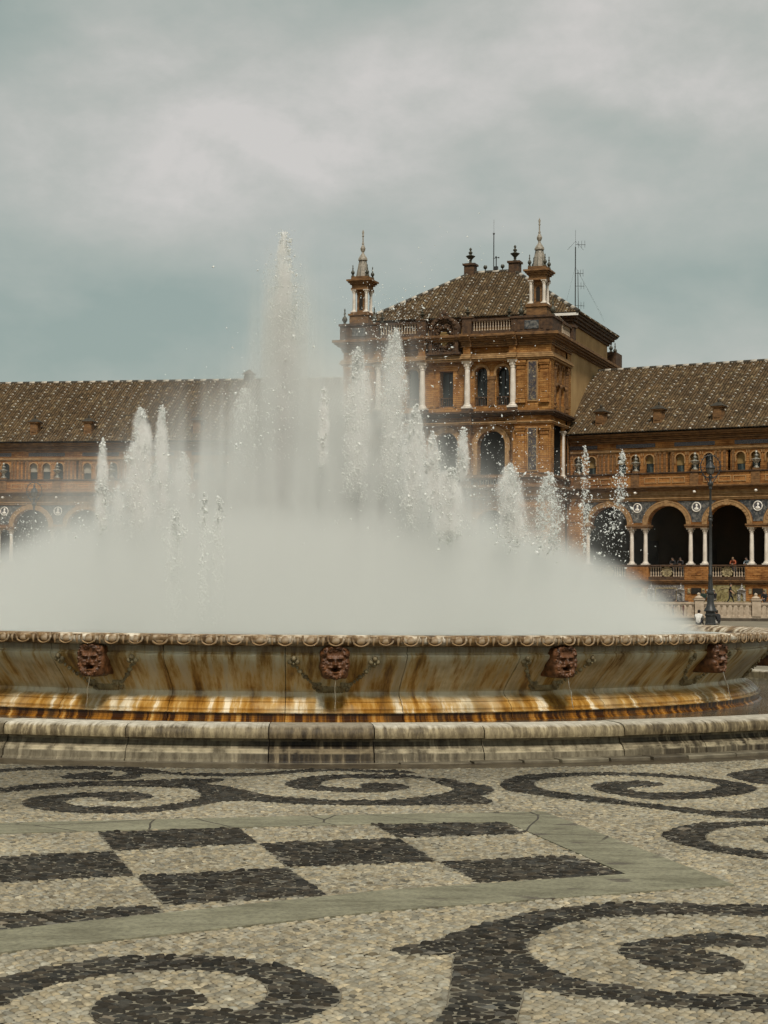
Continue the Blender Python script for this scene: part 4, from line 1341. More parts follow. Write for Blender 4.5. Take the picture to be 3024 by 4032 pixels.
    for xx in (-0.55, 0.48):
        pf.box(xx, xx + 0.07, -0.468, -0.42, 11.051, 11.399)
    pfm = pf.mesh('sunk_panel', M['brick_light'])
    for p in pairs:
        for dx in (1.35, 2.6, 3.85):
            if x0 < p + dx - 0.7 and p + dx + 0.7 < x1:
                link('sunk_panel', pfm, w, (p + dx, 0, 0))
    mb = MB()
    moulding(mb, x0, x1, -0.42, [(11.72, 11.79, 0.06), (11.79, 11.88, 0.14)], back=0.4)
    mb.build('parapet_coping', M['brick_dark'], w)
    urn = urn_mesh(1.45, M['ceramic'])
    spot = MB().ell((0, -0.3, 0), (0.12, 0.2, 0.11), 8, 6).box(-0.03, 0.03, -0.2, 0.1, -0.03, 0.03).mesh('spotlight', M['white'], True)
    for p in pairs:
        if x0 + 0.4 < p < x1 - 0.4:
            o = MB().box(p - 0.36, p + 0.36, -0.50, -0.10, 10.765, 11.715).box(p - 0.26, p + 0.26, -0.48, -0.0, 11.885, 12.03)
            o.build('pedestal', M['brick_trim'], w)
            link('urn', urn, w, (p, -0.26, 12.03))
            link('spotlight', spot, w, (p + 0.05, -0.25, 10.2))
    # upper storey wall with groups of three round-headed windows
    wins = []
    for p in pairs:
        for d in (-1.25, 0, 1.25):
            c = p + woff + d
            if x0 + 0.6 < c < x1 - 0.6:
                wins.append(c)
    mb = MB()
    uo = [dict(cx=c, w=0.76, zb=11.5, zs=13.02, rise=0.38) for c in wins]
    wall_panel(mb, x0, x1, 10.7, 14.45, 0.15, uo, 0.32)
    mb.build('upper_wall', M['brick2'], w)
    pil = MB().box(-0.09, 0.09, 0.08, 0.15, 11.4, 13.6).box(-0.12, 0.12, 0.05, 0.15, 13.42, 13.5).mesh('pilaster', M['brick_trim'])
    for p in pairs:                      # flat pilasters between the window groups
        for d in (-2.2, -1.88, 1.88, 2.2, 2.6, 3.0):
            c = p + woff + d
            if x0 + 0.3 < c < x1 - 0.3:
                link('pilaster', pil, w, (c, 0, 0))
    wf = MB()
    arch_band(wf, 0, 13.02, 0.76, 0.38, 0.09, 0.06, 0.15, 0, 12.6)
    wf.box(-0.56, -0.50, 0.05, 0.15, 13.3, 13.55).box(0.50, 0.56, 0.05, 0.15, 13.3, 13.55)
    wfm = wf.mesh('window_frame', M['brick_light'])
    wp = MB().box(-0.4, 0.4, 0.44, 0.47, 11.5, 13.5).mesh('window_pane', M['glass'])
    ws = MB().box(-0.02, 0.37, 0.38, 0.42, 11.5, 12.42).mesh('shutter', M['shutter'])
    for i, c in enumerate(wins):
        f = link('window', wfm, w, (c, 0, 0))
        link('window_pane', wp, f)
        kind = blinds(i)
        if kind == 'shut':
            link('shutter', ws, f)
        if kind is not None:
            zb = 12.45 + 0.25 * random.random()
            bm = MB().box(-0.4, 0.4, 0.40, 0.43, zb, 13.5)
            bm.build('blind', M['blind'] if kind == 'shut' else M['blind_grey'], f)
    # frieze, tile strips and eave
    mb = MB()
    moulding(mb, x0, x1, 0.15, [(13.62, 13.70, 0.08), (13.72, 13.80, 0.16), (13.83, 13.90, 0.10)])
    mb.build('string_course', M['brick_light'], w)
    for p in pairs:
        c = p + woff
        a, b = max(x0, c - 1.75), min(x1, c + 1.75)
        if b - a > 1:
            MB().box(a, b, 0.11, 0.2, 14.03, 14.36).build('tile_strip', M['blue_tile'], w)
    mb = MB()
    moulding(mb, x0, x1, 0.15, [(14.45, 14.56, 0.18), (14.60, 14.70, 0.36), (14.74, 14.86, 0.30), (14.90, 15.02, 0.62), (15.04, 15.20, 0.78)], back=0.6)
    mb.build('eave_cornice', M['brick_trim'], w)
    xr = x0 if xr is None else xr
    # roof
    run, rise = 10.2, 6.65
    L = math.hypot(run, rise)
    ye, ze = -0.86, 15.27
    cs, sn = run / L, rise / L

    def to(u, s, n):
        return (u, ye + s * cs - n * sn, ze + s * sn + n * cs)
    mb = MB()
    mb.quad(to(xr, 0, 0), to(x1, 0, 0), to(x1, L, 0), to(xr, L, 0))
    mb.quad((x1, ye + run, ze + rise), (x1, ye + 2 * run, ze), (xr, ye + 2 * run, ze), (xr, ye + run, ze + rise))
    mb.quad((xr, ye + 0.1, ze - 0.05), (xr, ye + 2 * run, ze - 0.05), (x1, ye + 2 * run, ze - 0.05), (x1, ye + 0.1, ze - 0.05))
    mb.add([(x1, ye, ze), (x1, ye + run, ze + rise), (x1, ye + 2 * run, ze), (xr, ye, ze), (xr, ye + run, ze + rise), (xr, ye + 2 * run, ze)], [(0, 2, 1), (3, 4, 5)])
    roof = mb.build('roof', M['ridge_dark'], w)
    tile_roof(roof, xr, x1, L, to, lambda u: L, seed)
    k = 0
    x = xr + 0.3
    while x < x1:
        link('ridge_tile', ridge_w if k % 2 else ridge_k, roof, (x, ye + run, ze + rise + 0.05))
        x += 0.62
        k += 1
    # brick roof vents
    vm = MB()
    vm.box(-0.36, 0.36, -0.35, 0.5, -0.1, 1.0)
    vm.box(-0.26, 0.26, -0.40, -0.35, 0.15, 0.85)
    vm.box(-0.50, 0.50, -0.52, 0.7, 1.003, 1.10)
    vm.add([(-0.56, -0.58, 1.103), (0.56, -0.58, 1.103), (0.56, 0.75, 1.103), (-0.56, 0.75, 1.103), (-0.1, 0.0, 1.48), (0.1, 0.0, 1.48)],
           [(0, 1, 5, 4), (1, 2, 5), (2, 3, 4, 5), (3, 0, 4), (3, 2, 1, 0)], 1)
    vm.ell((0, 0, 1.60), (0.10, 0.10, 0.16), 8, 6, 1)
    vmesh = vm.mesh('roof_vent', [M['brick_trim'], M['ridge_dark']])
    for p in pairs:
        px = p + woff * 0.5 + (1.85 if woff > -1 else -1.9)
        if x0 + 1 < px < x1 - 1:
            s = 1.55
            link('roof_vent', vmesh, roof, to(px, s, 0))
    # gallery: floor, vault and back wall coloured near-black for shade, balustrade with arms
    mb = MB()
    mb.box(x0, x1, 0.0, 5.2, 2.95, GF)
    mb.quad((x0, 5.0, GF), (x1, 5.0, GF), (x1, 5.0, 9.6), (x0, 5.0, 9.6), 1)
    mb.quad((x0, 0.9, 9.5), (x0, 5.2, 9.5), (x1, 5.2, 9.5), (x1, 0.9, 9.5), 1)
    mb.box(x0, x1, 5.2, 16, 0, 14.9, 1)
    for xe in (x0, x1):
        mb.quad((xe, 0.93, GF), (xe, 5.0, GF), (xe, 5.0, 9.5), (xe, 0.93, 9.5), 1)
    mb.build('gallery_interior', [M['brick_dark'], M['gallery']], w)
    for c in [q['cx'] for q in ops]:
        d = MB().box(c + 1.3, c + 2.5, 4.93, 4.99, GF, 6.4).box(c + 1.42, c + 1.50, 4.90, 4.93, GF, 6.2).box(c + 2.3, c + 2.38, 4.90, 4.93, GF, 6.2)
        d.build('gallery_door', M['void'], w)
    for i, p in enumerate(pairs):
        if x0 < p < x1:
            o = MB().box(p - 1.02, p + 1.02, -0.02, 0.62, GF - 0.25, GB - 0.14)
            o.box(p - 0.40, p + 0.40, -0.06, -0.02, GF + 0.12, GB - 0.3)
            o.build('balustrade_pier', M['brick2'], w)
        if i + 1 < len(pairs) and x0 < p and pairs[i + 1] < x1 + 0.6:
            c = p + 2.6
            b = MB()
            b.box(p + 1.02, p + 4.18, 0.05, 0.45, GF - 0.25, GF + 0.02)
            bal = b.build('balustrade', M['brick_trim'], w)
            for s in (-1, 1):
                for q in range(5):
                    link('baluster', bal_g, bal, (c + s * (0.56 + q * 0.22), 0.24, GF + 0.03))
            o = MB()
            o.xf = Matrix.Translation((c, 0.20, GF + 0.42)) @ Matrix.Rotation(PI / 2, 4, 'X')
            o.lathe([(0.44, -0.08), (0.44, 0.06), (0.36, 0.09), (0.34, 0.05), (0, 0.05)], 18)
            o.xf = None
            for q in range(4):
                o.box(c - 0.15 + 0.085 * q, c - 0.11 + 0.085 * q, 0.08, 0.15, GF + 0.25, GF + 0.56)
            o.box(c - 0.17, c + 0.20, 0.08, 0.15, GF + 0.57, GF + 0.62)
            o.ell((c, 0.12, GF + 0.73), (0.16, 0.05, 0.08), 8, 5)
            for t in range(10):
                a = 2 * PI * t / 10
                o.ell((c + 0.43 * math.cos(a), 0.12, GF + 0.42 + 0.43 * math.sin(a)), (0.08, 0.05, 0.08), 6, 4)
            o.build('coat_of_arms', M['relief'], bal, 45)
    mb = MB()
    mb.box(x0, x1, -0.06, 0.70, GB - 0.138, GB - 0.002)
    mb.build('balustrade_rail', M['brick_dark'], w)
    mb = MB()
    moulding(mb, x0, x1, 0.05, [(2.62, 2.72, 0.10), (2.76, 2.88, 0.22), (2.90, 2.99, 0.30)])
    mb.build('string_course', M['brick_trim'], w)
    # tiled benches and book niches of the ground storey
    mb = MB()
    mb.quad((x0, 0.05, 0.0), (x1, 0.05, 0.0), (x1, 0.05, 2.62), (x0, 0.05, 2.62))
    mb.build('bench_wall', M['brick2'], w)
    nm = MB()
    nm.box(-0.42, 0.42, -0.22, 0.1, 0.55, 0.72)
    for sx in (-1, 1):
        nm.box(sx * 0.34 - 0.07, sx * 0.34 + 0.07, -0.17, 0.06, 0.72, 1.95)
    wall_panel(nm, -0.27, 0.27, 0.72, 1.95, -0.12, [dict(cx=0, w=0.34, zb=0.86, zs=1.42, rise=0.28, kind='pointed')], 0.1)
    nm.box(-0.17, 0.17, -0.08, -0.06, 1.10, 1.13)
    nm.box(-0.46, 0.46, -0.24, 0.1, 1.95, 2.06)
    nm.lathe([(0.36, 2.06), (0.28, 2.16), (0.15, 2.20), (0.20, 2.26), (0.09, 2.36), (0.11, 2.44), (0.03, 2.56), (0.05, 2.64), (0.0, 2.86)], 8, (0, -0.06, 0))
    nm.box(-0.26, 0.26, -0.01, 0.02, 0.72, 1.95, 1)
    nmesh = nm.mesh('book_niche', [M['niche_tile'], M['void']])
    for i, c in enumerate([q['cx'] for q in ops]):
        tp = MB().box(c - 1.55, c + 1.55, -0.02, 0.08, 1.25, 2.60).build('tile_picture', M['picture%d' % ((i + 1) % 2)], w)
        fr = MB()
        arch_band(fr, c, 1.72, 1.7, 0.62, 0.06, -0.06, -0.02, 0, 1.35) if i % 2 == 0 else fr.box(c - 0.95, c + 0.95, -0.06, -0.02, 2.28, 2.36).box(c - 0.95, c - 0.89, -0.058, -0.02, 1.35, 2.28).box(c + 0.89, c + 0.95, -0.058, -0.02, 1.35, 2.28)
        fr.build('picture_frame', M['relief'], tp)
        bn = MB().box(c - 1.9, c + 1.9, -0.62, 0.05, 0.5, 1.22).box(c - 1.95, c + 1.95, -0.70, -0.0, 1.225, 1.30)
        bn.build('tiled_bench', M['blue_tile'] if i % 2 else M['relief'], w)
    for p in pairs:
        if x0 + 0.6 < p < x1 - 0.6:
            for s in (-1, 1):
                link('book_niche', nmesh, w, (p + s * 1.30, 0, 0.62), 0, (0.74, 1, 0.78))
            o = MB().box(p - 0.42, p + 0.42, -0.03, 0.05, 1.86, 2.34).build('plaque', M['void'], w)
            for s in (-1, 1):
                MB().box(p + s * 0.62 - 0.11, p + s * 0.62 + 0.11, -0.03, 0.05, 1.9, 2.3).build('heraldic_tile', M['relief'], w)
    return w


def picture_mat(name, cols, sc):
    m = Mat(name, 0.35)
    n1 = m.noise(sc, (1, 1, 1), 3, 0.6, dist=1.2)
    m.color(m.ramp(n1, [(0.30, cols[0]), (0.44, cols[1]), (0.54, cols[2]), (0.70, cols[3])]))
    return m.m


M['picture0'] = picture_mat('blue_grey_tile_picture', ((0.035, 0.036, 0.046), (0.10, 0.095, 0.098), (0.17, 0.15, 0.13), (0.33, 0.31, 0.27)), 4.0)
M['picture1'] = picture_mat('yellow_tile_picture', ((0.035, 0.03, 0.02), (0.13, 0.10, 0.04), (0.24, 0.20, 0.085), (0.32, 0.28, 0.15)), 2.2)

right_pairs = [0.50, 5.73, 10.93, 16.13, 21.33, 26.5]
right_wing = gallery_wing('long brick arcade wing with white columns and tiled roof, right of the corner tower', (16.2, 149.0), -R(31.0), -0.45, 24.3, right_pairs, -0.2, 11, lambda i: 'shut' if i % 7 != 0 else None, -1.9)
MB().box(-0.5, 0.80, -0.08, 1.0, 0.0, 10.36).box(-0.3, 0.6, -0.14, -0.08, 7.9, 9.2).box(-0.3, 0.6, -0.14, -0.08, 4.6, 7.0).build('end_pier', M['brick'], right_wing)
left_pairs = [-28.5 + 5.2 * k for k in range(-3, 6)]
left_wing = gallery_wing('long brick arcade wing with dark tiled roof, behind the spray left of the tower', (-1.9, 155.3), -R(10.5), -44.5, 0.0, left_pairs, -1.2, 12, lambda i: ('grey', 'grey', None)[i % 3])
# small cowl on the left ridge
o = MB().box(-0.45, 0.45, -0.4, 0.4, 0, 0.55).add([(-0.62, -0.55, 0.553), (0.62, -0.55, 0.553), (0.62, 0.55, 0.553), (-0.62, 0.55, 0.553), (0, 0, 1.05)], [(0, 1, 4), (1, 2, 4), (2, 3, 4), (3, 0, 4), (3, 2, 1, 0)]).build('ridge_cowl', M['stone_dark'], left_wing)
o.location = (-13.0, 9.34, 21.95)

# ------------------------------------------------------------------ corner tower
tower = empty('corner_tower', (5.02, 146.5, 0), -R(19.8), label='tall square brick tower with hipped tiled roof and two corner turrets, behind the fountain', cat='building')
HW = 9.15
DEP = 25.2
BAYX = 5.93
YB = 0.5                                   # the bays lie behind the columns
# front wall
mb = MB()
for s in (-1, 1):
    mb.box(s * 7.54 - 1.61, s * 7.54 + 1.605, 0.0, 1.0, 0, 23.0)
low = [dict(cx=-3.95, w=2.4, zb=10.62, zs=14.12, rise=1.2), dict(cx=0, w=2.1, zb=10.62, zs=14.2, rise=1.05), dict(cx=3.95, w=2.4, zb=10.62, zs=14.12, rise=1.2)]
wall_panel(mb, -BAYX, BAYX, 9.6, 16.6, YB, low, 0.9)
gnd = [dict(cx=c, w=2.6, zb=3.3, zs=7.4, rise=1.3) for c in (-3.95, 0, 3.95)]
wall_panel(mb, -BAYX, BAYX, 0, 9.6, YB, gnd, 0.9)
upp = [dict(cx=c, w=1.12, zb=17.4, zs=20.14, rise=0.56) for c in (-4.9, -3.02, 3.02, 4.9)] + [dict(cx=0, w=1.2, zb=17.4, zs=20.4, rise=0)]
wall_panel(mb, -BAYX, BAYX, 16.6, 23.0, YB, upp, 0.9)
mb.build('front_wall', M['brick'], tower)
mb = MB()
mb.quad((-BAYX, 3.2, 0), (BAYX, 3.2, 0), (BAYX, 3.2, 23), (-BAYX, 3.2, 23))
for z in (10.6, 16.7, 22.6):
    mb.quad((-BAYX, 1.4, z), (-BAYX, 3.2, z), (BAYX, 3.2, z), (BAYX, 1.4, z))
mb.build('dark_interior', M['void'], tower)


def mirrored_side(name, mats, fn):
    """build fn once per flank, in a frame whose x runs along the side and whose -y looks outward"""
    for xf in (Matrix(((0, -1, 0, HW), (1, 0, 0, 0), (0, 0, 1, 0), (0, 0, 0, 1))), Matrix(((0, 1, 0, -HW), (-1, 0, 0, 6.9), (0, 0, 1, 0), (0, 0, 0, 1)))):
        mb = MB()
        mb.xf = xf
        fn(mb)
        mb.build(name, mats, tower)


def sides(mb):
    wall_panel(mb, 0.003, 1.1, 0, 23, 0.0, (), 0.5)
    wall_panel(mb, 1.1, 5.6, 0, 16.6, 0.12, [dict(cx=2.95, w=3.1, zb=11.6, zs=15.8, rise=0.0)], 0.18)
    wall_panel(mb, 1.1, 5.6, 16.6, 23, 0.12, [dict(cx=2.5, w=1.15, zb=17.6, zs=20.0, rise=0.85, kind='pointed'), dict(cx=4.2, w=1.15, zb=17.6, zs=20.0, rise=0.85, kind='pointed')], 0.35)
    wall_panel(mb, 5.6, 6.9, 0, 23, 0.0, (), 0.5)


mirrored_side('side_wall', M['brick'], sides)


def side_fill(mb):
    mb.quad((1.2, 1.15, 11.0), (5.5, 1.15, 11.0), (5.5, 1.15, 16.5), (1.2, 1.15, 16.5), 0)  # near-black sheets stand in for the shade inside the opening
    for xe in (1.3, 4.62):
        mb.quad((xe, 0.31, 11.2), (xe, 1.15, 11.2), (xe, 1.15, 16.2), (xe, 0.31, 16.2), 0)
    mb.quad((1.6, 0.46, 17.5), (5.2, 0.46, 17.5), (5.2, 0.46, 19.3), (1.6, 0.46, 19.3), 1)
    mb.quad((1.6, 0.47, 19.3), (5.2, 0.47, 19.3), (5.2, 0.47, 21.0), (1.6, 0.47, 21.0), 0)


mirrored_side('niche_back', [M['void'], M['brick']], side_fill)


def side_trim(mb):
    for cx in (2.5, 4.2):
        arch_band(mb, cx, 20.0, 1.15, 0.9, 0.12, -0.02, 0.14, 0, 19.4, 12)
        mb.box(cx - 0.035, cx + 0.035, 0.16, 0.30, 19.3, 20.7)
        mb.box(cx - 0.62, cx + 0.62, -0.03, 0.2, 19.22, 19.36)
    for cx in (1.7, 3.35, 5.0):
        mb.ell((cx, -0.02, 19.1), (0.16, 0.16, 0.2), 8, 6)
        mb.box(cx - 0.10, cx + 0.10, 0.0, 0.12, 17.0, 19.0)
    for cx in (1.2, 5.5):
        mb.box(cx - 0.10, cx + 0.10, -0.10, 0.1, 17.0, 21.0)
        for z in (20.4, 20.75, 17.5, 17.15):
            mb.box(cx - 0.16, cx + 0.16, -0.2, 0.1, z, z + 0.14)


mirrored_side('tracery', M['brick_trim'], side_trim)
# white column in the side opening
scol = column_mesh(3.9, 0.15)
for sx in (-1, 1):
    link('column', scol, tower, (sx * (HW - 0.10), 4.62, 11.6))

# mouldings round front and sides: (z0, z1, projection)
CW = HW


def belt(name, steps, mat, y1=6.9, breaks=(), full=False):
    mb = MB()
    for z0, z1, p in steps:
        ye = DEP + p if full else y1
        mb.box(-CW - p, CW + p, -p, YB + 0.2, z0, z1)
        for s in (-1, 1):
            xa, xb = (CW - 0.3, CW + p) if s > 0 else (-CW - p, -CW + 0.3)
            mb.box(xa, xb, YB + 0.2, ye, z0, z1)
        if full:
            mb.box(-CW + 0.3, CW - 0.3, DEP - 0.3, ye, z0, z1)
        for bx in breaks:
            mb.box(bx - 0.42, bx + 0.42, -p - 0.34, -p, z0 + 0.002, z1 - 0.002)
    return mb.build(name, mat, tower)


cb = (-BAYX, -1.98, 1.98, BAYX)
belt('string_course', [(11.20, 11.32, 0.22), (11.34, 11.50, 0.36), (11.52, 11.60, 0.18)], M['brick_trim'])
belt('string_course', [(9.56, 9.70, 0.16), (9.74, 9.84, 0.30), (10.36, 10.5, 0.3), (10.52, 10.76, 0.48)], M['brick_trim'])
belt('string_course', [(15.80, 15.90, 0.14), (15.92, 16.00, 0.22)], M['brick_light'], breaks=cb)
belt('string_course', [(16.45, 16.56, 0.18), (16.58, 16.70, 0.34), (16.72, 16.86, 0.46)], M['brick_dark'], breaks=cb)
belt('string_course', [(21.12, 21.24, 0.16), (21.28, 21.38, 0.30), (21.42, 21.56, 0.22), (21.6, 21.7, 0.12)], M['brick_light'], breaks=cb)
belt('main_cornice', [(22.62, 22.74, 0.20), (22.76, 22.90, 0.42), (22.92, 23.06, 0.62), (23.08, 23.30, 0.78)], M['brick_trim'], breaks=cb, full=True)
belt('cornice_soffit_moulding', [(22.30, 22.42, 0.10), (22.46, 22.58, 0.16)], M['brick_trim'], breaks=cb)

fcol = column_mesh(3.97, 0.245)
for bx in cb:
    MB().box(bx - 0.40, bx + 0.40, -0.40, YB, 16.861, 17.15).build('column_pedestal', M['brick_dark'], tower)
    link('column', fcol, tower, (bx, -0.02, 17.15))
    MB().box(bx - 0.30, bx + 0.30, -0.32, YB, 21.7, 22.62).build('entablature_block', M['brick'], tower)
    # half-round brick shafts below
    o = MB().lathe([(0.30, 11.65), (0.24, 11.9), (0.24, 15.0), (0.32, 15.3), (0.34, 15.75)], 12, (bx, 0.30, 0))
    o.box(bx - 0.36, bx + 0.36, -0.12, YB, 10.765, 11.6)
    o.build('half_column', M['brick_trim'], tower, 40)
    MB().box(bx - 0.36, bx + 0.36, -0.22, YB, 16.005, 16.445).build('entablature_block', M['brick_trim'], tower)

# arch trims
for cx, w, zs, r in ((-3.95, 2.4, 14.12, 1.2), (0, 2.1, 14.2, 1.05), (3.95, 2.4, 14.12, 1.2)):
    o = MB()
    arch_band(o, cx, zs, w, r, 0.34, YB - 0.14, YB + 0.02, 0, 11.6)
    arch_band(o, cx, zs, w + 0.68, r + 0.34, 0.09, YB - 0.2, YB + 0.02, 0, 13.6)
    o.box(cx - 0.16, cx + 0.16, YB - 0.24, YB + 0.02, zs + r - 0.02, zs + r + 0.5)
    o.build('arch_trim', M['brick_light'], tower)
for cx in (-4.9, -3.02, 3.02, 4.9):
    o = MB()
    arch_band(o, cx, 20.14, 1.12, 0.56, 0.2, YB - 0.12, YB + 0.02, 0, 19.9)
    o.build('arch_trim', M['brick_light'], tower)
for cx in (-3.96, 3.96):
    MB().box(cx - 0.27, cx + 0.27, YB - 0.1, YB + 0.02, 17.4, 19.6).box(cx - 0.36, cx + 0.36, YB - 0.16, YB + 0.02, 19.6, 19.9).build('window_pier', M['brick_trim'], tower)
o = MB().box(-0.92, -0.6, YB - 0.10, YB + 0.02, 17.4, 20.4).box(0.6, 0.92, YB - 0.10, YB + 0.02, 17.4, 20.4).box(-1.05, 1.05, YB - 0.16, YB + 0.02, 20.4, 20.72).box(-1.2, 1.2, YB - 0.24, YB + 0.02, 20.724, 20.86)
for sx in (-1, 1):
    o.box(sx * 1.35 - 0.22, sx * 1.35 + 0.22, YB - 0.06, YB + 0.02, 17.4, 20.9)
o.build('window_surround', M['brick'], tower)
# window glass with slim bars, set back in the openings
for q in upp:
    o = MB().box(q['cx'] - 0.55, q['cx'] + 0.55, YB + 0.82, YB + 0.85, 17.4, q['zs'] + q['rise'])
    wi = o.build('window', M['glass'], tower)
    MB().box(q['cx'] - 0.03, q['cx'] + 0.03, YB + 0.78, YB + 0.82, 17.4, q['zs'] + q['rise'] - 0.1).build('window_bar', M['void'], wi)
# balcony balustrades
for q, zb, zt, n, mesh in [(q, 17.4, 18.2, 6, bal_d) for q in upp] + [(q, 10.62, 11.62, 11 if q['w'] > 2.2 else 9, bal_g) for q in low]:
    w = q['w']
    yy = YB + 0.25 if n == 6 else YB - 0.1
    ww = w / 2 - 0.01 if n == 6 else w / 2 + 0.25
    o = MB().box(q['cx'] - ww, q['cx'] + ww, yy - 0.10, yy + 0.10, zt - 0.09, zt).box(q['cx'] - ww, q['cx'] + ww, yy - 0.10, yy + 0.10, zb, zb + 0.07)
    bl = o.build('balustrade', M['brick_dark'] if n == 6 else M['stone_dark'], tower)
    for k in range(n):
        xx = q['cx'] - w / 2 + w * (k + 0.5) / n
        link('baluster', mesh, bl, (xx, yy, zb + 0.07), 0, (0.8, 0.8, (zt - zb - 0.16) / (0.80 if n == 6 else 0.78)))

# corner piers: pilasters, glazed panels, upper and lower storey
m = Mat('arabesque_tile_panel', 0.4)
n1 = m.noise(3.2, (1.0, 1.0, 1.0), 3, 0.5, dist=2.2)
m.color(m.mix(m.bw(m.noise(0.8, (1, 1, 1.0), 2), 0.45, 0.62), m.ramp(n1, [(0.40, (0.030, 0.026, 0.032)), (0.52, (0.062, 0.046, 0.046)), (0.62, (0.17, 0.125, 0.07))]),
              m.ramp(n1, [(0.40, (0.05, 0.045, 0.05)), (0.55, (0.11, 0.10, 0.095)), (0.66, (0.34, 0.28, 0.14))])))
M['panel'] = m.m


def pier(mb, xa, xb, yo, zlo, zhi, stage):
    """two pilasters with caps and bases"""
    for c in (xa, xb):
        mb.box(c - 0.34, c + 0.34, yo - 0.16, yo, zlo, zhi)
        mb.box(c - 0.22, c + 0.22, yo - 0.20, yo - 0.16, zlo + 0.9, zhi - 0.9)
        mb.box(c - 0.42, c + 0.42, yo - 0.26, yo, zhi - 0.28, zhi - 0.02)
        mb.box(c - 0.46, c + 0.46, yo - 0.32, yo, zhi - 0.12, zhi + 0.06)
        mb.box(c - 0.38, c + 0.38, yo - 0.22, yo, zhi - 0.62, zhi - 0.54)
        mb.box(c - 0.42, c + 0.42, yo - 0.26, yo, zlo, zlo + 0.3)
        mb.box(c - 0.38, c + 0.38, yo - 0.22, yo, zlo + 0.36, zlo + 0.5)


for s in (-1, 1):
    for zlo, zhi, zp0, zp1 in ((17.5, 20.95, 17.75, 20.95), (11.7, 15.5, 11.95, 15.45)):
        o = MB()
        pier(o, s * 6.62, s * 8.62, 0.0, zlo, zhi, 0)
        o.build('pilaster', M['brick'], tower)
        f = MB().box(s * 7.62 - 0.44, s * 7.62 + 0.44, -0.10, 0, zp0 - 0.12, zp1 + 0.06).build('panel_frame', M['brick_light'], tower)
        MB().box(s * 7.62 - 0.34, s * 7.62 + 0.34, -0.13, -0.10, zp0, zp1 - 0.04).build('tile_panel', M['panel'], f)
    MB().box(s * 7.54 - 1.63, s * 7.54 + 1.63, -0.03, 0, 16.87, 17.4).build('pier_plinth', M['brick'], tower)
    for zz in (5.0, 8.0):
        MB().box(s * 7.6 - 0.9, s * 7.6 + 0.9, -0.08, 0, zz - 1.0, zz + 0.9).build('sunk_panel', M['brick_trim'], tower)

# parapet: solid over the corners, balusters over the bays, carved roundel in the middle
PY = -0.38
for s in (-1, 1):
    o = MB().box(s * 7.6 - 1.75, s * 7.6 + 1.75, PY, 2.6, 23.304, 24.52)
    o.box(s * 7.6 - 1.85, s * 7.6 + 1.85, PY - 0.10, 2.7, 24.524, 24.70)
    for dx in (-1.4, 1.4):
        o.box(s * 7.6 + dx - 0.14, s * 7.6 + dx + 0.14, PY - 0.07, PY, 23.45, 24.4)
    for dx in (-0.85, 0.85):
        o.box(s * 7.6 + dx - 0.1, s * 7.6 + dx + 0.1, PY - 0.05, PY, 23.6, 24.3)
    pb = o.build('parapet_block', M['brick_dark'], tower)
    MB().box(s * 7.6 - 0.6, s * 7.6 + 0.6, PY - 0.06, PY, 23.6, 24.3).build('tile_panel', M['spandrel'], pb)
    o = MB().box(min(s * 1.6, s * 2.4), max(s * 1.6, s * 2.4), PY, 0.2, 23.304, 24.7).box(s * 2.0 - 0.48, s * 2.0 + 0.48, PY - 0.08, 0.24, 24.704, 24.82)
    o.build('parapet_post', M['brick_dark'], tower)
    o = MB().box(min(s * 2.42, s * 5.83), max(s * 2.42, s * 5.83), PY + 0.02, 0.1, 23.31, 23.62).box(min(s * 2.42, s * 5.83), max(s * 2.42, s * 5.83), PY + 0.02, 0.12, 24.44, 24.6)
    rb = o.build('balustrade', M['brick_dark'], tower)
    for k in range(14):
        link('baluster', bal_g, rb, (s * (2.6 + k * 0.235), PY + 0.17, 23.63), 0, (0.9, 0.9, 1.02))
    # side parapet with openwork
    xs = s * (HW + 0.22)
    o = MB().box(xs - 0.14, xs + 0.14, 2.72, 5.6, 23.31, 23.6).box(xs - 0.2, xs + 0.2, 2.72, 5.6, 24.36, 24.6)
    sb = o.build('balustrade', M['brick_dark'], tower)
    for k in range(11):
        link('baluster', bal_g, sb, (xs, 2.85 + k * 0.25, 23.6), 0, (0.9, 0.9, 1.0))
    MB().box(xs - 0.3, xs + 0.3, 5.62, 6.5, 23.31, 24.5).box(xs - 0.42, xs + 0.42, 5.55, 6.6, 24.504, 24.72).build('parapet_post', M['brick_dark'], tower)
    # parapet at the back corners
    MB().box(xs - 0.25 - (0.8 if s > 0 else 0), xs + 0.25 + (0.8 if s < 0 else 0), DEP - 2.4, DEP + 0.3, 23.31, 24.7).build('parapet_block', M['brick_dark'], tower)
    ft = urn_mesh(1.2, M['dark_urn'], 'finial', 1)
    link('finial', ft, tower, (s * (HW - 0.1), DEP - 2.0, 24.7))
    link('finial', ft, tower, (s * (HW - 0.1), DEP - 0.2, 24.7))

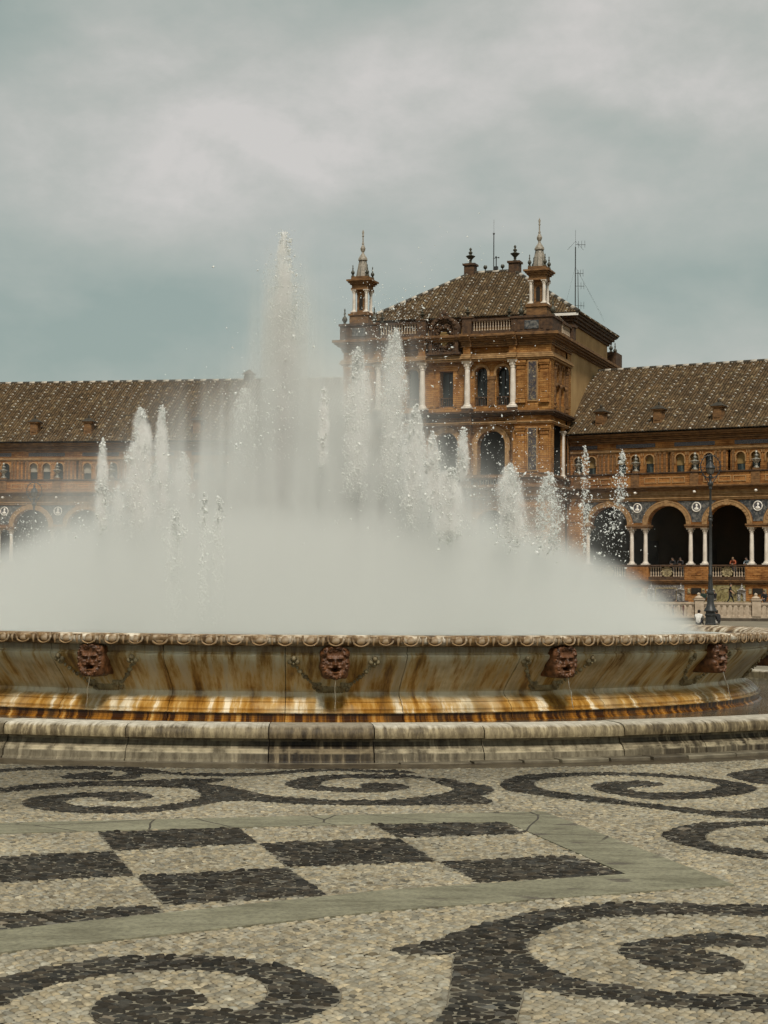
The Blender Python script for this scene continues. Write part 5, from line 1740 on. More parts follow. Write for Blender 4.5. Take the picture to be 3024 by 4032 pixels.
o = MB()
N = 22
arch_band(o, 0, 23.70, 2.0, 1.0, 0.30, PY - 0.12, 0.4, 0, 21.9, N)
arch_band(o, 0, 23.70, 1.66, 0.83, 0.12, PY + 0.02, 0.4, 0, 21.9, N)
o.box(-1.45, 1.45, PY - 0.2, 0.4, 21.72, 21.9)
o.xf = Matrix.Translation((0, PY + 0.2, 23.70)) @ Matrix.Rotation(PI / 2, 4, 'X')
o.lathe([(1.0, -0.1), (1.0, 0.0), (0, 0.0)], 24)
o.xf = None
o.box(-1.0, 1.0, PY + 0.2, 0.45, 21.9, 23.70)
md = o.build('carved_roundel', M['brick_dark'], tower)
o = MB()
for t in range(18):
    a = 2 * PI * t / 18
    o.ell((0.66 * math.cos(a), PY + 0.12, 23.2 + 0.85 * math.sin(a)), (0.16, 0.14, 0.16), 8, 6)
for t in range(26):
    o.ell((random.uniform(-0.9, 0.9), PY + 0.16, random.choice((random.uniform(21.95, 22.4), random.uniform(24.0, 24.3)))), (0.13, 0.10, 0.13), 7, 5)
for t in range(9):
    a = PI * (t + 0.5) / 9
    o.ell((1.15 * math.cos(a), PY - 0.14, 23.70 + 1.15 * math.sin(a)), (0.13, 0.08, 0.13), 7, 5)
o.ell((0, PY + 0.05, 25.2), (0.26, 0.2, 0.32), 9, 7)
o.ell((-0.3, PY + 0.05, 25.05), (0.16, 0.14, 0.2), 8, 6)
o.ell((0.3, PY + 0.05, 25.05), (0.16, 0.14, 0.2), 8, 6)
o.build('carved_wreath', M['brick_dark'], md, True)
v = [(-0.36, 23.45), (0.36, 23.45), (0.38, 22.95), (0.26, 22.62), (0.0, 22.44), (-0.26, 22.62), (-0.38, 22.95)]
sh = MB()
sh.add([(x, PY + 0.02, z) for x, z in v] + [(x, PY + 0.2, z) for x, z in v], [tuple(reversed(range(7)))] + [(i, (i + 1) % 7, 7 + (i + 1) % 7, 7 + i) for i in range(7)])
sh.box(-0.26, 0.26, PY - 0.02, PY + 0.02, 23.5, 23.62).box(-0.03, 0.03, PY - 0.01, PY + 0.02, 22.6, 23.4).box(-0.32, 0.32, PY - 0.012, PY + 0.02, 22.98, 23.04)
sh.build('shield', M['blind'], md)

# turrets on the front corners
tcol = column_mesh(1.95, 0.135)
small = urn_mesh(1.05, M['dark_urn'], 'urn', 1)
fin = urn_mesh(1.5, M['dark_urn'], 'urn', 1)
for s in (-1, 1):
    tx, ty = s * 7.85, 1.05
    o = MB()
    o.box(tx - 0.86, tx + 0.86, ty - 0.86, ty + 0.86, 24.705, 25.5).box(tx - 0.96, tx + 0.96, ty - 0.96, ty + 0.96, 25.5, 25.66).box(tx - 0.80, tx + 0.80, ty - 0.80, ty + 0.80, 25.66, 25.8)
    o.box(tx - 0.36, tx + 0.36, ty - 0.36, ty + 0.36, 25.8, 27.75)
    for z0, z1, p in ((27.75, 27.9, 0.78), (27.92, 28.2, 0.72), (28.2, 28.32, 0.86), (28.34, 28.46, 0.98), (28.48, 28.62, 1.10), (28.62, 28.9, 0.78)):
        o.box(tx - p, tx + p, ty - p, ty + p, z0, z1)
    tr = o.build('turret', M['brick_trim'], tower)
    for sx in (-1, 1):
        for sy in (-1, 1):
            link('column', tcol, tr, (tx + sx * 0.56, ty + sy * 0.56, 25.8))
            link('urn', small, tr, (tx + sx * 0.66, ty + sy * 0.66, 28.9))
    # flat dark sheets standing in for shaded arched niches between the columns
    for rzz in range(4):
        nb = MB()
        nb.xf = Matrix.Translation((tx, ty, 0)) @ Matrix.Rotation(rzz * PI / 2, 4, 'Z')
        pts = [(-0.17, 26.0), (0.17, 26.0), (0.17, 27.05)] + [(0.17 * math.cos(a), 27.05 + 0.2 * math.sin(a)) for a in np.linspace(0.3, PI - 0.3, 6)] + [(-0.17, 27.05)]
        nb.add([(x, -0.366, z) for x, z in pts], [tuple(range(len(pts)))])
        nb.build('niche', M['void'], tr)
    o = MB().lathe([(0.60, 28.9), (0.58, 29.0), (0.42, 30.0), (0.30, 30.35), (0.42, 30.38), (0.42, 30.52), (0.30, 30.72), (0.13, 30.95), (0.10, 31.1), (0.2, 31.25), (0.24, 31.42), (0.16, 31.6), (0.08, 31.75), (0.11, 31.85),
                    (0.06, 32.0), (0.055, 32.45), (0.10, 32.5), (0.06, 32.6), (0.10, 32.85), (0.0, 33.1)], 8, (tx, ty, 0))
    sp = o.build('spire', M['spire'], tr, 30)
    o = MB()
    for k in range(8):
        a = k * PI / 4
        o.tube([(tx + 0.59 * math.cos(a), ty + 0.59 * math.sin(a), 28.95), (tx + 0.31 * math.cos(a), ty + 0.31 * math.sin(a), 30.35)], 0.035, 5)
    o.build('spire_rib', M['dark_urn'], sp)
    for dx, dy in ((-1.35, 0.2), (1.35, 0.2), (0.0, 1.3)):
        link('finial', fin, tower, (tx + dx, ty + dy - 0.9, 24.7))
for x in (-2.0, 2.0, -5.6, 5.6):
    link('urn', urn_mesh(0.9, M['dark_urn']), tower, (x, -0.1, 24.82 if abs(x) < 3 else 24.7))

# attic: plain stucco storey set back behind the parapet, and the stucco flank below it
mb = MB()
AY0, AY1, AZ = 6.95, 21.2, 25.2
mb.box(-HW + 0.02, HW - 0.02, AY0, AY1, 22.5, AZ)
mb.box(-HW + 0.015, HW - 0.015, 6.9, DEP, 0, 22.62)
mb.box(-HW + 0.3, HW - 0.3, AY1, DEP, 22.6, 23.3)
mb.box(-HW + 0.3, HW - 0.3, 2.6, AY0, 22.6, 23.25)
mb.build('stucco_wall', M['stucco'], tower)
mb = MB()
for z0, z1, p in ((25.0, 25.16, 0.16), (25.2, 25.42, 0.36), (25.44, 25.66, 0.56), (25.68, 25.84, 0.72)):
    mb.box(-HW - p, HW + p, AY0 - p, AY1 + p, z0, z1)
mb.build('attic_cornice', M['brick_dark'], tower)
MB().box(HW - 2.4, HW + 0.8, AY0 - 0.86, AY0 - 0.73, 25.62, 25.84).box(HW - 0.2, HW + 0.1, AY0 - 0.4, AY0 - 0.02, 23.7, 24.6).tube([(HW - 0.9, AY0 - 0.8, 25.62), (HW - 0.6, AY0 - 0.3, 25.2), (HW - 0.5, AY0 - 0.2, 24.4)], 0.06, 6).build('gutter', M['white'], tower)

# hipped roof with barrel tiles
RX, RY0, RY1, EZ = HW + 0.85, AY0 - 0.85, AY1 + 0.85, 25.86
rm = (RY0 + RY1) / 2
hr = (RY1 - RY0) / 2
RISE = 5.35
rl = RX - hr
ZR = EZ + RISE
mb = MB()
v = [(-RX, RY0, EZ), (RX, RY0, EZ), (RX, RY1, EZ), (-RX, RY1, EZ), (-rl, rm, ZR), (rl, rm, ZR)]
mb.add(v, [(0, 1, 5, 4), (1, 2, 5), (2, 3, 4, 5), (3, 0, 4), (3, 2, 1, 0)])
roof = mb.build('roof', M['ridge_dark'], tower)
SL = math.hypot(hr, RISE)
c1, s1 = hr / SL, RISE / SL


def front_to(u, s, n):
    return (u, RY0 + s * c1 - n * s1, EZ + s * s1 + n * c1)


def right_to(u, s, n):
    return (RX - s * c1 + n * s1, RY0 + u, EZ + s * s1 + n * c1)


def left_to(u, s, n):
    return (-RX + s * c1 - n * s1, RY1 - u, EZ + s * s1 + n * c1)


tile_roof(roof, -RX, RX, SL, front_to, lambda u: SL * min(1, (RX - abs(u)) / hr), 5, 0.26, 0.32)
for fn, sd in ((right_to, 6), (left_to, 7)):
    tile_roof(roof, 0, 2 * hr, SL, fn, lambda u: SL * (1 - abs(u - hr) / hr), sd, 0.26, 0.32)
for a, b in ((v[0], v[4]), (v[1], v[5]), (v[2], v[5]), (v[3], v[4]), (v[4], v[5])):
    a, b = Vector(a), Vector(b)
    d = b - a
    n = max(2, int(d.length / 0.62))
    for k in range(n):
        p = a + d * ((k + 0.5) / n)
        o = link('ridge_tile', ridge_w if k % 2 else ridge_k, roof, p + Vector((0, 0, 0.06)))
        o.rotation_euler = Vector((1, 0, 0)).rotation_difference(d.normalized()).to_euler()
big = urn_mesh(1.55, M['dark_urn'])
for s in (-1, 1):
    o = MB().box(s * (rl + 0.1) - 0.48, s * (rl + 0.1) + 0.48, rm - 0.48, rm + 0.48, ZR - 0.5, ZR + 0.72).box(s * (rl + 0.1) - 0.6, s * (rl + 0.1) + 0.6, rm - 0.6, rm + 0.6, ZR + 0.723, ZR + 0.9)
    o.build('ridge_post', M['brick_dark'], roof)
    link('urn', big, roof, (s * (rl + 0.1), rm, ZR + 0.9))
ball = MB().lathe([(0.05, 0), (0.05, 0.18), (0.17, 0.28), (0.2, 0.42), (0.13, 0.55), (0, 0.58)], 8).mesh('ridge_ball', M['dark_urn'], True)
for x in (-0.7, 0.95):
    link('ridge_ball', ball, roof, (x, rm, ZR + 0.15))
# weather masts and aerial
o = MB().tube([(0.1, rm, ZR), (0.1, rm, ZR + 3.6)], 0.045, 6).tube([(0.1, rm, ZR + 3.6), (0.1, rm, ZR + 4.9)], 0.012, 5).ell((0.1, rm, ZR + 3.6), (0.11, 0.11, 0.09), 8, 6)
o.box(0.17, 0.5, rm - 0.15, rm + 0.15, ZR, ZR + 0.55).tube([(0.34, rm, ZR + 0.5), (0.34, rm, ZR + 1.35)], 0.05, 6).tube([(0.05, rm, ZR + 1.3), (0.55, rm, ZR + 1.38)], 0.03, 5)
o.ell((0.32, rm, ZR + 1.42), (0.09, 0.09, 0.09), 6, 5).ell((0.58, rm, ZR + 1.36), (0.07, 0.07, 0.07), 6, 5)
o.build('weather_mast', M['iron'], roof)
bx, by = HW + 0.3, AY0 + 0.2
o = MB().tube([(bx, by, 25.85), (bx, by, 31.7)], 0.045, 6).tube([(bx, by, 31.7), (bx, by, 33.2)], 0.012, 5)
o.tube([(bx + 0.28, by, 25.85), (bx + 0.22, by, 29.5)], 0.03, 5)
for z, L in ((31.9, 0.55), (29.4, 0.45), (28.3, 0.5), (26.6, 0.5)):
    o.tube([(bx, by, z), (bx + L * 1.6, by, z - 0.05)], 0.02, 5)
    for q in (0.5, 1.0, 1.5):
        o.tube([(bx + L * q, by, z - 0.3), (bx + L * q, by, z + 0.3)], 0.014, 4)
o.tube([(bx - 0.7, by, 31.5), (bx, by, 32.2), (bx + 0.7, by, 31.4)], 0.012, 4)
for ax, ay in ((-2.2, 2.0), (1.9, 5.0), (2.6, 2.0)):
    o.tube([(bx, by, 30.0), (bx + ax * 0.75, by + ay, 25.9)], 0.006, 4)
o.build('aerial', M['iron'], tower)

# ------------------------------------------------------------------ raised walk, canal balustrade, lamps
MB().box(-80, 80, 124, 200, -0.2, 0.95).build('walkway', M['stone_bal'], None)
tag(C.objects['walkway'], kind='structure')
cb_ = empty('canal_balustrade', (0, 119, 0), label='pale stone balustrade with capped posts, between the right lamp post and the arcade', cat='balustrade')
mb = MB().box(-32, 36, -0.30, 0.30, 0.0, 0.20)
mb.build('plinth', M['stone_dark'], cb_)
MB().box(-32, 36, -0.20, 0.20, 0.203, 0.32).build('bottom_rail', M['stone_bal'], cb_)
MB().box(-32, 36, -0.17, 0.17, 1.13, 1.27).box(-32, 36, -0.13, 0.13, 1.06, 1.128).build('top_rail', M['stone_bal'], cb_)
pm = MB().box(-0.30, 0.30, -0.26, 0.26, 0.323, 1.40).box(-0.36, 0.36, -0.32, 0.32, 1.403, 1.50)
pm.lathe([(0.26, 1.50), (0.30, 1.56), (0.22, 1.64), (0.12, 1.68), (0.10, 1.74), (0.13, 1.80), (0.08, 1.88), (0, 1.92)], 8)
pmesh = pm.mesh('post', M['stone_bal'], 40)
x = 21.40 - 3.87 * 13
n = 0
while x < 36:
    link('post', pmesh, cb_, (x, 0, 0))
    for k in range(1, 10):
        if x + 0.387 * k < 36 and x > 8:
            link('baluster', bal_p, cb_, (x + 0.387 * k, 0, 0.32), 0, (1, 1, 1.0))
    x += 3.87


def lamp(loc, label, group):
    t = empty('street_lamp', loc, label=label, cat='street lamp', group=group)
    MB().lathe([(0.33, 0.0), (0.33, 0.08), (0.29, 0.12), (0.28, 0.52), (0.33, 0.56), (0.33, 0.64), (0.27, 0.68), (0.27, 0.78)], 16).build('base', M['iron'], t, 40)
    MB().lathe([(0.36, 0.781), (0.38, 0.84), (0.34, 0.90), (0.25, 1.08), (0.20, 1.26), (0.185, 1.60), (0.17, 1.76), (0.22, 1.80), (0.22, 1.88), (0.15, 1.94)], 16).build('pedestal', M['iron'], t, 40)
    o = MB().lathe([(0.15, 1.941), (0.115, 2.5), (0.105, 2.76), (0.13, 2.80), (0.13, 2.9), (0.095, 2.95), (0.085, 5.9), (0.12, 5.95), (0.12, 6.05), (0.085, 6.1), (0.13, 6.2), (0.085, 6.32), (0.11, 6.4), (0.07, 6.5), (0.06, 7.75),
                    (0.1, 7.8), (0.09, 7.92), (0.17, 8.02), (0.17, 8.1), (0.08, 8.2), (0.07, 8.35), (0.13, 8.5), (0.05, 8.62)], 12)
    o.build('pole', M['iron'], t, 40)
    o = MB()
    N = 40
    pts = [(0.57 * math.cos(a), 0, 9.06 + 0.66 * math.sin(a)) for a in np.linspace(0, 2 * PI, N + 1)[:-1]]
    o.tube(pts, 0.028, 6, 0, True)
    for k in range(18):                  # leaf curls on the ring
        a = 2 * PI * k / 18
        px, pz = 0.60 * math.cos(a), 9.06 + 0.69 * math.sin(a)
        cur = [(px + 0.07 * math.cos(q + a), 0.015 * math.sin(q * 2), pz + 0.07 * math.sin(q + a)) for q in np.linspace(0, 4.6, 9)]
        o.tube(cur, [0.02] * 6 + [0.014, 0.01, 0.006], 5)
    for s in (-1, 1):
        o.tube([(0, 0, 8.1), (s * 0.16, 0, 8.2), (s * 0.30, 0, 8.42), (s * 0.44, 0, 8.62)], 0.025, 6)
        cur = [(s * (0.44 + 0.09 * math.cos(q)), 0, 8.95 + 0.10 * math.sin(q)) for q in np.linspace(0, 6.0, 12)]
        o.tube(cur, 0.02, 5)
    o.build('ring', M['iron'], t, True)
    ln = MB().lathe([(0.13, 8.621), (0.19, 8.72), (0.235, 8.92), (0.235, 8.95)], 12).build('lantern', M['lamp_glass'], t, 40)
    MB().lathe([(0.28, 8.951), (0.30, 8.99), (0.26, 9.06), (0.17, 9.20), (0.09, 9.30), (0.07, 9.36), (0.11, 9.42), (0.04, 9.52), (0.0, 9.72)], 12).build('cap', M['iron'], ln, 40)
    for k in range(6):
        a = k * PI / 3
        MB().tube([(0.135 * math.cos(a), 0.135 * math.sin(a), 8.62), (0.195 * math.cos(a), 0.195 * math.sin(a), 8.72), (0.24 * math.cos(a), 0.24 * math.sin(a), 8.95)], 0.012, 4).build('bar', M['iron'], ln)
    return t


M['lamp_glass'] = plain('grey_lamp_glass', (0.085, 0.078, 0.068), (0.14, 0.13, 0.115), 6.0, 0.2)
lamp((18.65, 100.0, 0), 'black iron street lamp with a scrolled ring round its lantern, right of the fountain', None)
lamp((-26.0, 130.0, 0), 'black iron street lamp half lost in the spray at the far left', None)

# ------------------------------------------------------------------ people
bones_std = dict(
    stand=dict(pelvis=(0, 0, .94), waist=(0, 0, 1.10), chest=(0, -.01, 1.32), neck=(0, 0, 1.48), chin=(0, -.02, 1.54), head=(0, -.025, 1.63), top=(0, -.01, 1.715),
               shl=(.18, 0, 1.41), ell=(.23, .02, 1.14), wrl=(.24, -.06, .90), shr=(-.18, 0, 1.41), elr=(-.23, .02, 1.14), wrr=(-.24, -.06, .90),
               hil=(.09, 0, .90), knl=(.10, -.02, .50), anl=(.10, .02, .09), tol=(.12, -.14, .035), hir=(-.09, 0, .90), knr=(-.10, -.02, .50), anr=(-.10, .02, .09), tor=(-.12, -.14, .035)))


def pose(name):
    p = dict(bones_std['stand'])
    if name == 'walk':
        p.update(knl=(.09, -.18, .52), anl=(.09, -.26, .11), tol=(.10, -.42, .06), knr=(-.09, .10, .50), anr=(-.09, .34, .14), tor=(-.10, .24, .03), wrl=(.25, .12, .93), ell=(.24, .12, 1.15), wrr=(-.24, -.22, .98), elr=(-.23, -.02, 1.14))
    if name == 'lean':
        p.update(waist=(0, -.05, 1.10), chest=(0, -.18, 1.27), neck=(0, -.28, 1.39), chin=(0, -.33, 1.44), head=(0, -.36, 1.52), top=(0, -.36, 1.61), shl=(.18, -.24, 1.32), shr=(-.18, -.24, 1.32),
                 ell=(.25, -.34, 1.08), elr=(-.25, -.34, 1.08), wrl=(.08, -.52, 1.06), wrr=(-.08, -.54, 1.06), pelvis=(0, .05, .94), hil=(.09, .05, .90), hir=(-.09, .05, .90))
    if name == 'stoop':
        p.update(waist=(0, -.12, 1.08), chest=(0, -.32, 1.22), neck=(0, -.46, 1.27), chin=(0, -.53, 1.25), head=(0, -.60, 1.27), top=(0, -.68, 1.31), shl=(.18, -.40, 1.24), shr=(-.18, -.40, 1.24),
                 ell=(.20, -.50, .98), elr=(-.20, -.50, .98), wrl=(.14, -.66, .84), wrr=(-.12, -.68, .86))
    if name == 'sit':
        d = -.48
        p.update(pelvis=(0, 0, .94 + d), waist=(0, -.02, 1.10 + d), chest=(0, -.06, 1.31 + d), neck=(0, -.10, 1.46 + d), chin=(0, -.14, 1.50 + d), head=(0, -.16, 1.59 + d), top=(0, -.15, 1.68 + d),
                 shl=(.18, -.07, 1.39 + d), shr=(-.18, -.07, 1.39 + d), ell=(.23, -.14, 1.13 + d), elr=(-.23, -.14, 1.13 + d), wrl=(.10, -.36, 1.06 + d), wrr=(-.10, -.36, 1.06 + d),
                 hil=(.10, -.05, .93 + d), hir=(-.10, -.05, .93 + d), knl=(.13, -.46, .95 + d), knr=(-.13, -.46, .95 + d), anl=(.13, -.50, .09), anr=(-.13, -.48, .09), tol=(.14, -.66, .035), tor=(-.14, -.64, .035))
    if name == 'ground':
        d = -.82
        p.update(pelvis=(0, 0, .94 + d), waist=(0, 0, 1.10 + d), chest=(0, -.05, 1.31 + d), neck=(0, -.10, 1.46 + d), chin=(0, -.14, 1.50 + d), head=(0, -.16, 1.59 + d), top=(0, -.14, 1.68 + d),
                 shl=(.18, -.07, 1.39 + d), shr=(-.18, -.07, 1.39 + d), ell=(.25, -.20, 1.15 + d), elr=(-.25, -.20, 1.15 + d), wrl=(.12, -.40, 1.20 + d), wrr=(-.12, -.40, 1.20 + d),
                 hil=(.10, -.04, .93 + d), hir=(-.10, -.04, .93 + d), knl=(.13, -.36, .50), knr=(-.13, -.36, .50), anl=(.13, -.55, .09), anr=(-.13, -.55, .09), tol=(.14, -.72, .035), tor=(-.14, -.72, .035))
    return p


RAD = dict(pelvis=(.155, .115), waist=(.135, .10), chest=(.165, .115), neck=(.055, .055), chin=(.06, .075), head=(.078, .098), top=(.05, .06), shl=(.07, .07), shr=(.07, .07), ell=(.047, .047), elr=(.047, .047),
           wrl=(.031, .031), wrr=(.031, .031), hil=(.095, .095), hir=(.095, .095), knl=(.062, .062), knr=(.062, .062), anl=(.043, .043), anr=(.043, .043), tol=(.042, .03), tor=(.042, .03))
EDG = [('pelvis', 'waist', 1), ('waist', 'chest', 1), ('chest', 'neck', 1), ('neck', 'chin', 0), ('chin', 'head', 0), ('head', 'top', 0), ('chest', 'shl', 1), ('shl', 'ell', 1), ('ell', 'wrl', 1), ('chest', 'shr', 1), ('shr', 'elr', 1),
       ('elr', 'wrr', 1), ('pelvis', 'hil', 2), ('hil', 'knl', 2), ('knl', 'anl', 2), ('anl', 'tol', 3), ('pelvis', 'hir', 2), ('hir', 'knr', 2), ('knr', 'anr', 2), ('anr', 'tor', 3)]
cloth_cache = {}


def cloth(c):
    if c not in cloth_cache:
        cloth_cache[c] = plain('cloth', tuple(v * 0.7 for v in c), tuple(min(1, v * 1.15) for v in c), 7.0, 0.85)
    return cloth_cache[c]


def seg_dist(p, a, b):
    d = b - a
    t = max(0, min(1, (p - a).dot(d) / max(d.length_squared, 1e-9)))
    return (p - a - d * t).length


def person(label, loc, rz, ps, shirt, pants, hair=(.018, .012, .008), sc=1.0, skin=(.42, .26, .18), sleeves=True, group=None, shoe=(.05, .045, .04)):
    P = pose(ps)
    names = list(P)
    me = bpy.data.meshes.new('person')
    me.from_pydata([P[k] for k in names], [(names.index(a), names.index(b)) for a, b, _ in EDG], [])
    o = bpy.data.objects.new('person', me)
    C.objects.link(o)
    sk = o.modifiers.new('skin', 'SKIN')
    for i, k in enumerate(names):
        me.skin_vertices[0].data[i].radius = RAD[k]
        me.skin_vertices[0].data[i].use_root = (k == 'pelvis')
    sb = o.modifiers.new('sub', 'SUBSURF')
    sb.levels = sb.render_levels = 2
    dg = bpy.context.evaluated_depsgraph_get()
    new = bpy.data.meshes.new_from_object(o.evaluated_get(dg))
    mb = MB()
    mb.v = [tuple(v.co) for v in new.vertices]
    mb.f = [tuple(p.vertices) for p in new.polygons]
    segs = [(Vector(P[a]), Vector(P[b]), m) for a, b, m in EDG]
    for p in new.polygons:
        c = p.center
        m = min(segs, key=lambda s: seg_dist(c, s[0], s[1]))[2]
        if not sleeves and m == 1:
            for e, w in (('ell', 'wrl'), ('elr', 'wrr')):
                if seg_dist(c, Vector(P[e]), Vector(P[w])) < 0.06:
                    m = 0
        mb.m.append(m)
    # hands: palm, four fingers and a thumb
    for e, w in (('ell', 'wrl'), ('elr', 'wrr')):
        a, b = Vector(P[e]), Vector(P[w])
        d = (b - a).normalized()
        s = d.cross(Vector((0, 1, 0.2))).normalized()
        mb.tube([b - d * 0.01, b + d * 0.04, b + d * 0.085], [0.027, 0.038, 0.034], 8)
        t = s.cross(d)
        for k, L in enumerate((0.066, 0.078, 0.074, 0.058)):
            q = b + d * 0.078 + s * (0.020 * (k - 1.5))
            mb.tube([q, q + d * L * 0.55 + t * 0.004, q + d * L * 0.9 + t * 0.022], [0.0095, 0.009, 0.007], 5)
        q = b + d * 0.03 + s * 0.03
        mb.tube([q, q + d * 0.035 + s * 0.022, q + d * 0.065 + s * 0.024 + t * 0.012], [0.012, 0.010, 0.008], 5)
    # face
    H = Vector(P['head'])
    f = (Vector(P['chin']) - Vector(P['neck']))
    fw = Vector((0, -1, -0.05)).normalized() if ps != 'stoop' else Vector((0, -0.6, -0.8)).normalized()
    up = Vector((0, fw.z, -fw.y))
    mb.tube([H + fw * 0.085 + up * 0.005, H + fw * 0.118 - up * 0.03], [0.010, 0.016], 6)
    for sx in (-1, 1):
        e = H + fw * 0.088 + Vector((sx * 0.032, 0, 0)) + up * 0.012
        mb.ell(tuple(e), (0.012, 0.010, 0.008), 6, 4, 4)
        e = H + Vector((sx * 0.082, 0, 0)) - up * 0.005
        mb.ell(tuple(e), (0.012, 0.02, 0.03), 6, 4, 0)
    mb.ell(tuple(H + fw * 0.085 - up * 0.055), (0.022, 0.010, 0.006), 6, 4, 5)
    bpy.data.objects.remove(o)
    mats = [cloth(skin), cloth(shirt), cloth(pants), cloth(shoe), cloth((.02, .016, .014)), cloth((.30, .12, .10))]
    body = mb.build('person', mats, None, True)
    hm = MB()
    hc = H - fw * 0.022 + up * 0.030
    hm.ell(tuple(hc), (0.092, 0.100, 0.088), 12, 8)
    hm.ell(tuple(H - fw * 0.055 - up * 0.035), (0.072, 0.055, 0.075), 10, 6)
    hm.build('hair', cloth(hair), body, True)
    body.location = loc
    body.rotation_euler = (0, 0, rz)
    body.scale = (sc,) * 3
    return tag(body, label, 'person', group)


def wing_pt(wing, x, y, z):
    w = wing.matrix_basis if wing.parent is None else wing.matrix_world
    return tuple(Matrix.Translation(wing.location) @ Matrix.Rotation(wing.rotation_euler.z, 4, 'Z') @ Vector((x, y, z)))


A = right_wing.rotation_euler.z
person('person in black leaning on the gallery balustrade left of the twin columns by the lamp', wing_pt(right_wing, 8.55, 1.12, 3.25), A, 'lean', (.022, .022, .024), (.03, .03, .035))
person('person in dark jacket and cap on the gallery, nearer the twin columns by the lamp', wing_pt(right_wing, 9.15, 1.15, 3.25), A + .2, 'lean', (.028, .026, .028), (.03, .03, .04), (.03, .028, .026))
person('person in an orange red top leaning over the gallery balustrade', wing_pt(right_wing, 13.78, 1.10, 3.25), A, 'lean', (.33, .085, .035), (.05, .05, .06), (.20, .13, .07))
person('person in a pale blue shirt leaning on the gallery balustrade beside a white column', wing_pt(right_wing, 15.0, 1.12, 3.25), A - .3, 'lean', (.36, .42, .46), (.05, .06, .09))
person('person all in black walking past the yellow tile picture', (27.75, 140.2, .95), 1.35, 'walk', (.014, .014, .015), (.016, .016, .018), sc=1.03, sleeves=False)
person('person in a dark jacket and rust red trousers stooping behind the balustrade', (20.62, 120.9, 0.0), -1.2, 'stoop', (.016, .016, .017), (.12, .038, .022), sc=1.06)
person('small child in light grey standing before the stooping adult', (20.02, 121.2, 0.0), 1.4, 'stand', (.34, .33, .32), (.42, .40, .38), (.10, .07, .04), 0.68)
person('person in a dark green coat sitting on the tiled bench left of the lamp post', (26.05, 142.6, .95), A + .1, 'sit', (.020, .040, .030), (.14, .13, .12))
person('person in black with grey trousers sitting on the bench right of the lamp post', (26.9, 142.3, .95), A - .3, 'sit', (.016, .015, .016), (.20, .18, .16))
person('person in black sitting at the right edge beside a book niche', (30.3, 139.4, .95), A, 'sit', (.014, .014, .016), (.03, .03, .035))
person('person in a white shirt sitting on the ground left of the lamp base, back turned', (18.02, 100.3, 0.0), PI - .4, 'ground', (.70, .68, .64), (.03, .03, .04))
person('person in black with pale sleeves sitting on the ground right of the lamp base', (19.18, 100.4, 0.0), PI + .7, 'ground', (.022, .022, .024), (.36, .34, .31))

# ------------------------------------------------------------------ water thrown up by the fountain
m = Mat('white_water', 0.22, spec=0.5)
m.color((0.95, 0.96, 0.94))
tr = m.n.new('ShaderNodeBsdfTranslucent')
tr.inputs['Color'].default_value = (0.96, 0.97, 0.95, 1)
mx = m.n.new('ShaderNodeMixShader')
mx.inputs[0].default_value = 0.5
m.l.new(m.b.outputs[0], mx.inputs[1])
m.l.new(tr.outputs[0], mx.inputs[2])
m.l.new(mx.outputs[0], m.n['Material Output'].inputs['Surface'])
M['spray'] = m.m
OCT = np.array([(1, 0, 0), (-1, 0, 0), (0, 1, 0), (0, -1, 0), (0, 0, 1), (0, 0, -1)], float)
OCF = np.array([(0, 2, 4), (2, 1, 4), (1, 3, 4), (3, 0, 4), (2, 0, 5), (1, 2, 5), (3, 1, 5), (0, 3, 5)])


def blobs(g, pos, size, stretch):
    """irregular drops; size (n,), stretch (n,) is how much longer than wide"""
    n = len(pos)
    q = g.normal(size=(n, 4))
    q /= np.linalg.norm(q, axis=1, keepdims=True)
    w, x, y, z = q.T
    Rm = np.stack([np.stack([1 - 2 * (y * y + z * z), 2 * (x * y - z * w), 2 * (x * z + y * w)], -1),
                   np.stack([2 * (x * y + z * w), 1 - 2 * (x * x + z * z), 2 * (y * z - x * w)], -1),
                   np.stack([2 * (x * z - y * w), 2 * (y * z + x * w), 1 - 2 * (x * x + y * y)], -1)], 1)
    V = OCT[None] * size[:, None, None] * (0.7 + 0.6 * g.random((n, 6, 1)))
    V[:, 4:] *= stretch[:, None, None]
    V = np.einsum('nij,nkj->nki', Rm, V) + pos[:, None]
    F = OCF[None] + (np.arange(n) * 6)[:, None, None]
    return V.reshape(-1, 3), F.reshape(-1, 3)


class E:
    nt = None

    def __init__(s, v):
        s.v = v

    def op(s, o, b=None, c=None):
        nd = E.nt.nodes.new('ShaderNodeMath')
        nd.operation = o
        for i, q in enumerate((s, b, c)):
            if q is None:
                continue
            q = q.v if isinstance(q, E) else q
            if hasattr(q, 'is_linked'):
                E.nt.links.new(q, nd.inputs[i])
            else:
                nd.inputs[i].default_value = q
        return E(nd.outputs[0])

    def __add__(s, b): return s.op('ADD', b)
    def __sub__(s, b): return s.op('SUBTRACT', b)
    def __mul__(s, b): return s.op('MULTIPLY', b)
    def __truediv__(s, b): return s.op('DIVIDE', b)

    def step(s, a, b):
        nd = E.nt.nodes.new('ShaderNodeMapRange')
        nd.interpolation_type = 'SMOOTHSTEP'
        E.nt.links.new(s.v, nd.inputs['Value'])
        nd.inputs['From Min'].default_value, nd.inputs['From Max'].default_value = (a, b)
        return E(nd.outputs['Result'])


